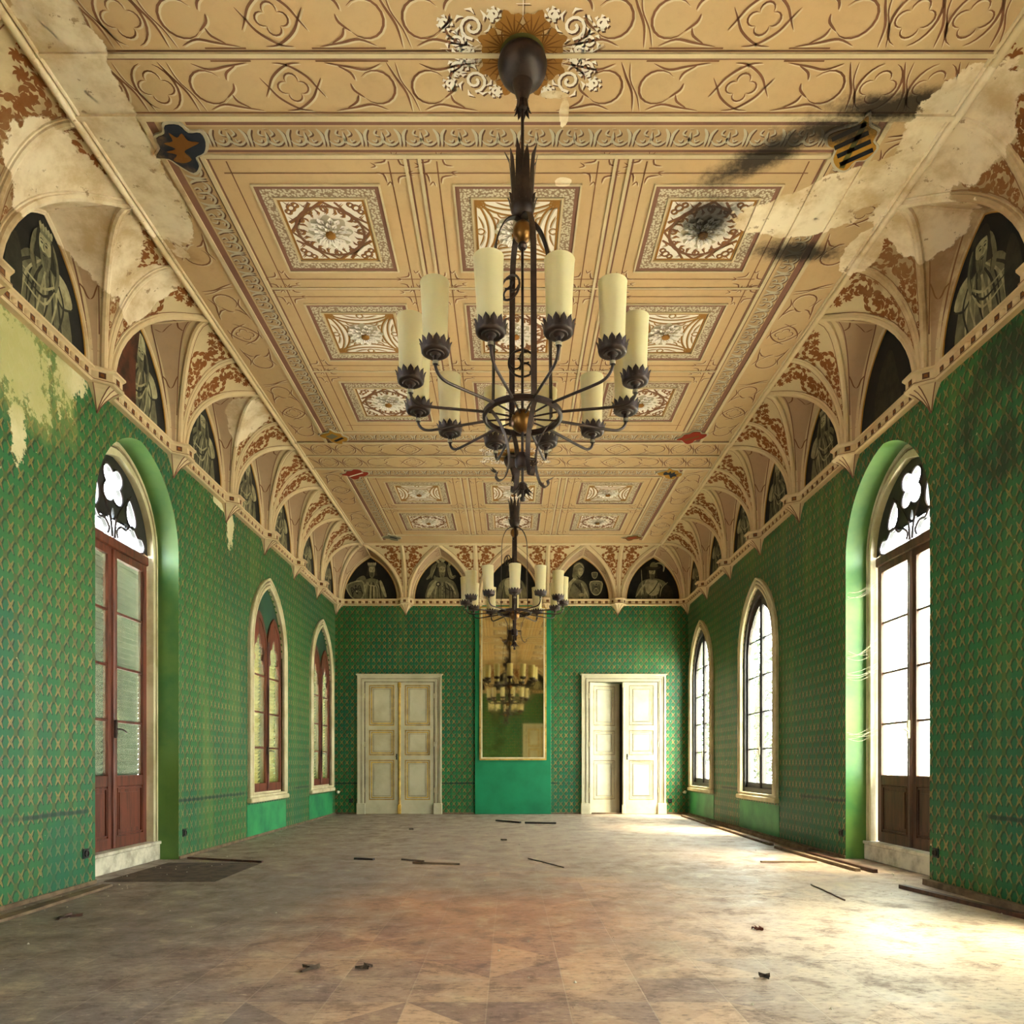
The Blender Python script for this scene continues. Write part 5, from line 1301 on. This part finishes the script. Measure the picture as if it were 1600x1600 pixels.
    # lower scrolls
    for k in range(4):
        a = a_off + k * PI / 2 + CAGE - PI / 2
        pr = [(.245, 3.165), (.225, 3.19), (.195, 3.175), (.150, 3.12), (.105, 3.03), (.088, 2.93), (.092, 2.86), (.115, 2.79), (.150, 2.765), (.172, 2.785), (.165, 2.81)]
        pts = spline([pol(r, a, D(z)) for r, z in pr], k=4)
        mb = MB().use('iron_light' if k % 2 else 'iron'); mb.strap(pts, .030, .005, (-math.sin(a), math.cos(a), 0))
        tip = Vector(pts[-1])
        for j in (-1, 0, 1):
            q = a + j * .5; mb.mesh([tip, tip + Vector((math.cos(q) * .02 - math.sin(q) * .012, math.sin(q) * .02 + math.cos(q) * .012, .006)), tip + Vector((math.cos(q) * .05, math.sin(q) * .05, .022)), tip + Vector((math.cos(q) * .02 + math.sin(q) * .012, math.sin(q) * .02 - math.cos(q) * .012, .006))], [(0, 1, 2, 3)])
        mb.build('lower_scroll', root, smooth=False)
    mb = MB().use('iron'); mb.lathe([(.0, D(2.86)), (.035, D(2.86)), (.046, D(2.875)), (.048, D(2.925)), (.040, D(2.945)), (.015, D(2.955)), (0, D(2.955))], n=20)
    for k in range(4):
        a = a_off + k * PI / 2 + CAGE - PI / 2; mb.tube([pol(.03, a, D(2.925)), pol(.092, a, D(2.925))], .010, 8)
    mb.build('collar', root)
    mb = MB().use('iron'); mb.lathe([(.0, D(2.655)), (.014, D(2.66)), (.018, D(2.675)), (.008, D(2.69)), (.006, D(2.72)), (.018, D(2.735)), (.030, D(2.76)), (.012, D(2.775)), (.0, D(2.775))], n=14)
    leaves(mb, .022, D(2.765), D(2.705), 9, .024, .040); mb.build('finial', root)
    # twelve arms, each with its candle cup and frosted tube
    R = .685
    def arm_data():
        mb = MB().use('iron'); pr = [(.235, 3.178), (.40, 3.172), (.55, 3.166), (.62, 3.168), (.66, 3.185), (.682, 3.215), (R, 3.25)]
        mb.tube(spline([(r, 0, D(z)) for r, z in pr], k=5), .0085, 8); return mb.data('arm')
    def cup_data():
        mb = MB().use('iron'); mb.lathe([(.0, .0), (.014, 0), (.014, .042), (.026, .046), (.030, .052), (.046, .050), (.050, .056), (.066, .053), (.076, .060), (.078, .072), (.070, .080), (.0, .080)], n=28)
        leaves(mb, .075, .064, .122, 13, .040, .013)
        mb.use('lead_grey').lathe([(.0165, -.004), (.0165, .014), (.012, .016)], n=12)
        return mb.data('candle_cup', angle=50)
    def shade_data():
        mb = MB().use('shade_glass'); mb.lathe([(.0, .078), (.064, .078), (.067, .09), (.071, .25), (.079, .430), (.081, .442), (.077, .442), (.074, .430), (.066, .25), (.062, .10), (.0, .086)], n=32)
        return mb.data('lamp_shade')
    am, cm_, sm = arm_data(), cup_data(), shade_data()
    random.seed(4)
    for k in range(12):
        a = a_off + (k + .5) * PI / 6; arm = link('arm', am, root, (0, 0, 0), a)
        cup = link('candle_cup', cm_, arm, (R, 0, D(3.235))); sh = link('lamp_shade', sm, arm, (R, 0, D(3.235)))
        if k == 8: sh.rotation_euler = (.0, .06, 0)
        sh.rotation_euler.x += random.uniform(-.02, .02)
    return root
ch = chandelier(); ch.location = (.076, BAND[1], ZC)
tag(ch, 'large near black iron chandelier with twelve cream tubular shades', 'chandelier', 'iron chandeliers')
c2 = copy_tree(ch); c2.location = (.062, BAND[0], ZC); c2.rotation_euler = (0, 0, math.radians(-15))
tag(c2, 'smaller-looking far iron chandelier hanging in front of the tall mirror', 'chandelier', 'iron chandeliers')
c3 = copy_tree(ch); c3.location = (.07, BAND[2], ZC); c3.rotation_euler = (0, 0, .2)
tag(c3, 'third iron chandelier behind the camera, seen only as mirror reflection', 'chandelier', 'iron chandeliers')

# ------------------------------------------------------------------ sockets, pipe stubs
def socket(s, w, z, label):
    root = empty('power_socket', to_world(s, U(s, w), 0, z), SIDE[s][1]); tag(root, label, 'socket', 'black power sockets')
    mb = MB().use('socket_black'); mb.box(-.042, .042, 0, .012, -.042, .042, .004); mb.build('plate', root, smooth=False)
    mb = MB().use('wood_black'); mb.lathe([(.030, 0), (.030, .010), (.024, .010), (.022, .002), (.001, .002)], n=16)
    o = mb.build('outlet', root); o.rotation_euler = (-PI / 2, 0, 0); o.location = (0, .012, 0)
socket('L', 6.20, .28, 'black power socket left of the near left door'); socket('L', 8.08, .28, 'black power socket right of the near left door')
socket('R', 6.30, .275, 'black power socket right of the near right door'); socket('R', 8.1, .275, 'black power socket left of the near right door')
socket('B', -3.30, .28, 'black power socket beside the far left double door'); socket('B', 3.32, .28, 'black power socket beside the far right double door')
def stub(x, label):
    root = empty('pipe_stub', (x, YB, .45)); tag(root, label, 'pipe')
    mb = MB().use('stone_white'); mb.tube([(0, 0, 0), (0, -.05, 0), (.01, -.09, .01)], .020, 10); mb.build('pipe', root)
    mb = MB().use('stone_white'); mb.ball((.01, -.09, .01), .032, 8); mb.tube([(.01, -.09, .01), (.05, -.10, .03)], .010, 6); mb.build('valve', root)
stub(XL + .07, 'white broken radiator pipe in the far left corner'); stub(XR - .10, 'white broken radiator pipe in the far right corner')

# ------------------------------------------------------------------ boards and litter on the floor
def board(x0_, y0_, x1_, y1_, w, th, mat, label, group=None, z=0., name='loose_board'):
    L = math.hypot(x1_ - x0_, y1_ - y0_); mb = MB().use(mat); random.seed(int(L * 1000))
    n = 8; vs = []
    for i in range(n + 1):
        t = i / n; e = random.uniform(-.003, .003) if 0 < i < n else 0
        ww = w / 2 * (1 if 0 < i < n else .9); b = e * 2
        vs += [(L * (t - .5), -ww + b, 0), (L * (t - .5), ww + b, 0), (L * (t - .5), ww + b - .002, th), (L * (t - .5), -ww + b + .002, th)]
    mb.mesh(vs, [[i * 4 + k, i * 4 + (k + 1) % 4, (i + 1) * 4 + (k + 1) % 4, (i + 1) * 4 + k] for i in range(n) for k in range(4)] + [(0, 1, 2, 3), (4 * n, 4 * n + 1, 4 * n + 2, 4 * n + 3)])
    o = mb.build(name, smooth=False); o.location = ((x0_ + x1_) / 2, (y0_ + y1_) / 2, z + .001); o.rotation_euler = (0, 0, math.atan2(y1_ - y0_, x1_ - x0_)); tag(o, label, 'board' if 'board' in name else 'debris', group)
board(3.42, 14.4, 3.35, 9.3, .07, .03, 'wood_grey', 'long thin board lying along the foot of the far right wall')
board(3.58, 13.2, 3.54, 8.6, .05, .05, 'wood_grey', 'thin batten tight against the right wall under the windows')
board(3.30, 9.0, 3.38, 7.05, .06, .03, 'wood_grey', 'grey board slanting out from the wall before the right door')
board(3.44, 8.4, 3.50, 6.95, .05, .035, 'wood_dark', 'short brown board beside the threshold of the near right door', z=.0)
board(2.66, 7.70, 3.24, 7.68, .05, .015, 'wood_grey', 'short board lying crosswise before the near right door')
board(2.60, 6.27, 2.56, 5.55, .012, .01, 'wood_dark', 'thin dark stick on the bright floor at the right')
board(3.30, 6.12, 3.52, 4.70, .06, .03, 'wood_dark', 'dark board along the near right wall base')
board(3.60, 6.3, 3.62, 4.3, .05, .05, 'wood_grey', 'grey batten tight against the near right wall')
board(-3.40, 4.75, -3.44, 6.20, .10, .02, 'wood_grey', 'pale board lying along the near left wall')
board(-3.55, 8.0, -2.62, 7.68, .03, .02, 'wood_dark', 'dark strip marking the far edge of the floor patch at left')
board(-1.70, 7.95, -1.48, 7.88, .05, .02, 'wood_black', 'small dark wood chip on the floor left of centre')
board(-1.18, 7.9, -.92, 7.75, .02, .015, 'debris', 'pale splinter in the middle of the floor, left one of the pair')
board(-1.02, 7.62, -.52, 7.50, .025, .02, 'wood_grey', 'pale splintered lath in the middle of the floor')
board(.20, 8.0, .54, 7.30, .012, .01, 'debris', 'thin bent stick lying right of the floor centre')
board(-.25, 13.2, .18, 12.75, .05, .03, 'wood_black', 'dark lath on the floor before the mirror, left of two')
board(.26, 12.70, .80, 12.6, .05, .03, 'wood_black', 'dark lath on the floor before the mirror, right of two')
patch = MB().use('debris'); patch.box(-3.61, -2.62, 6.45, 7.66, 0, .004); 
o = patch.build('floor_patch', smooth=False); tag(o, 'darker bare patch of flooring in front of the near left door', 'floor patch')
def scrap(x, y, r, seed, label, mat='debris'):
    random.seed(seed); mb = MB().use(mat)
    for k in range(4):
        a = random.uniform(0, 6.28); L = r * random.uniform(.6, 1.2); c = Vector((random.uniform(-.3, .3) * r, random.uniform(-.3, .3) * r, .004)); d = Vector((math.cos(a), math.sin(a), 0)); q = Vector((-d.y, d.x, 0)) * r * .12
        mb.mesh([c - d * L / 2 - q, c + d * L / 2 - q * .4, c + d * L / 2 + q * .4 + Vector((0, 0, .02)), c - d * L / 2 + q, c - d * L / 2 - q + Vector((0, 0, .012)), c + d * L / 2 + Vector((0, 0, .018))], [(0, 1, 2, 3), (4, 5, 2, 3), (0, 1, 5, 4), (0, 3, 4)])
    o = mb.build('debris_scrap', smooth=False); o.location = (x, y, 0); tag(o, label, 'debris', 'scraps of litter on the floor')
scrap(-1.03, 3.70, .10, 1, 'small twiggy dark scrap on the near floor left of centre'); scrap(-.74, 3.72, .06, 2, 'small dark flake right of the twiggy scrap, near floor')
scrap(1.56, 4.58, .07, 3, 'reddish brown scrap alone on the bright floor at right', 'wood_red'); scrap(-3.02, 4.93, .14, 4, 'dark wood fragment beside the near left wall', 'wood_dark')
scrap(-.10, 9.9, .08, 5, 'tiny dark scrap on the floor beneath the far chandelier'); scrap(1.25, 3.55, .05, 6, 'tiny flake on the pale floor near bottom right'); scrap(-1.55, 11.5, .07, 7, 'tiny dark scrap on the far floor at left'); scrap(-3.1, 3.9, .09, 8, 'grey crack-like twig near the bottom left corner')
random.seed(77); mb = MB().use('stone_white')
for k in range(420):
    x = random.choice([random.uniform(XL + .05, XR - .05), XL + abs(random.gauss(0, .4)) + .05, XR - abs(random.gauss(0, .4)) - .05]); y = random.uniform(3.0, 14.8); r = random.uniform(.003, .011)
    mb.mesh([(x - r, y, .001), (x, y - r, .001), (x + r, y, .001), (x, y + r, .001), (x, y, .001 + r)], [(0, 1, 4), (1, 2, 4), (2, 3, 4), (3, 0, 4)])
o = mb.build('plaster_crumbs', smooth=False); tag(o, 'pale plaster crumbs scattered over the whole floor', 'crumbs', kind='stuff')
# cobwebs across the right reveal
def cobweb(z, label, seed):
    random.seed(seed); mb = MB().use('web')
    for k in range(5):
        z1, z2 = z + random.uniform(-.06, .06), z + random.uniform(.0, .16); sag = random.uniform(.02, .06)
        p = [(XR + random.uniform(0, .03), 7.98, z1), (XR + .12, 7.90, (z1 + z2) / 2 - sag), (XR + .25, 7.80, z2)]
        mb.tube(spline(p, k=5), .0016, 4)
    o = mb.build('cobweb'); tag(o, label, 'cobweb', 'cobwebs in the right door reveal')
for q, (z, lb) in enumerate(((2.88, 'topmost cobweb strung across the reveal of the near right door'), (2.25, 'cobweb just above the brightest one in the near right door reveal'), (1.98, 'dense pale cobweb halfway up the near right door reveal'), (1.35, 'lowest thin cobweb in the near right door reveal'))): cobweb(z, lb, q)

# ------------------------------------------------------------------ outside
mb = MB().use('pale_ground'); mb.box(-60, 60, -40, 60, -1.2, -1.0); tag(mb.build('bounce_ground', smooth=False), 'pale ground outside the windows, added to bounce daylight onto the ceiling', 'ground', kind='stuff')  # ground made pale to throw daylight up through the windows
def tree(x, y, h, r, seed, label):
    random.seed(seed); root = empty('garden_tree', (x, y, -.95)); tag(root, label, 'tree', 'trees outside the right windows')
    mb = MB().use('bark'); mb.tube([(0, 0, 0), (.1, .05, h * .3), (-.05, .1, h * .6), (.05, 0, h * .8)], [.22, .18, .12, .05], 8); mb.build('trunk', root)
    mb = MB().use('leaves')
    for k in range(2600):
        a, b, q = random.uniform(0, 2 * PI), random.uniform(-1, 1), random.uniform(.35, 1) ** .5
        c = Vector((math.cos(a) * math.sqrt(1 - b * b) * r * q, math.sin(a) * math.sqrt(1 - b * b) * r * q, h * .62 + b * h * .42 * q)); s_ = random.uniform(.07, .16)
        u = Vector((random.gauss(0, 1), random.gauss(0, 1), random.gauss(0, 1))).normalized(); v = u.orthogonal().normalized()
        mb.mesh([c - u * s_, c + v * s_ * .5, c + u * s_, c - v * s_ * .5], [(0, 1, 2, 3)])
    mb.build('foliage', root, smooth=False, recalc=False)
tree(8.6, 25.0, 6.5, 2.0, 1, 'leafy green tree seen through the middle right window'); tree(8.2, 31.8, 7.5, 2.2, 2, 'leafy tree seen through the farthest right window'); tree(11.2, 20.0, 6.0, 1.7, 3, 'green tree half hidden beyond the right windows')
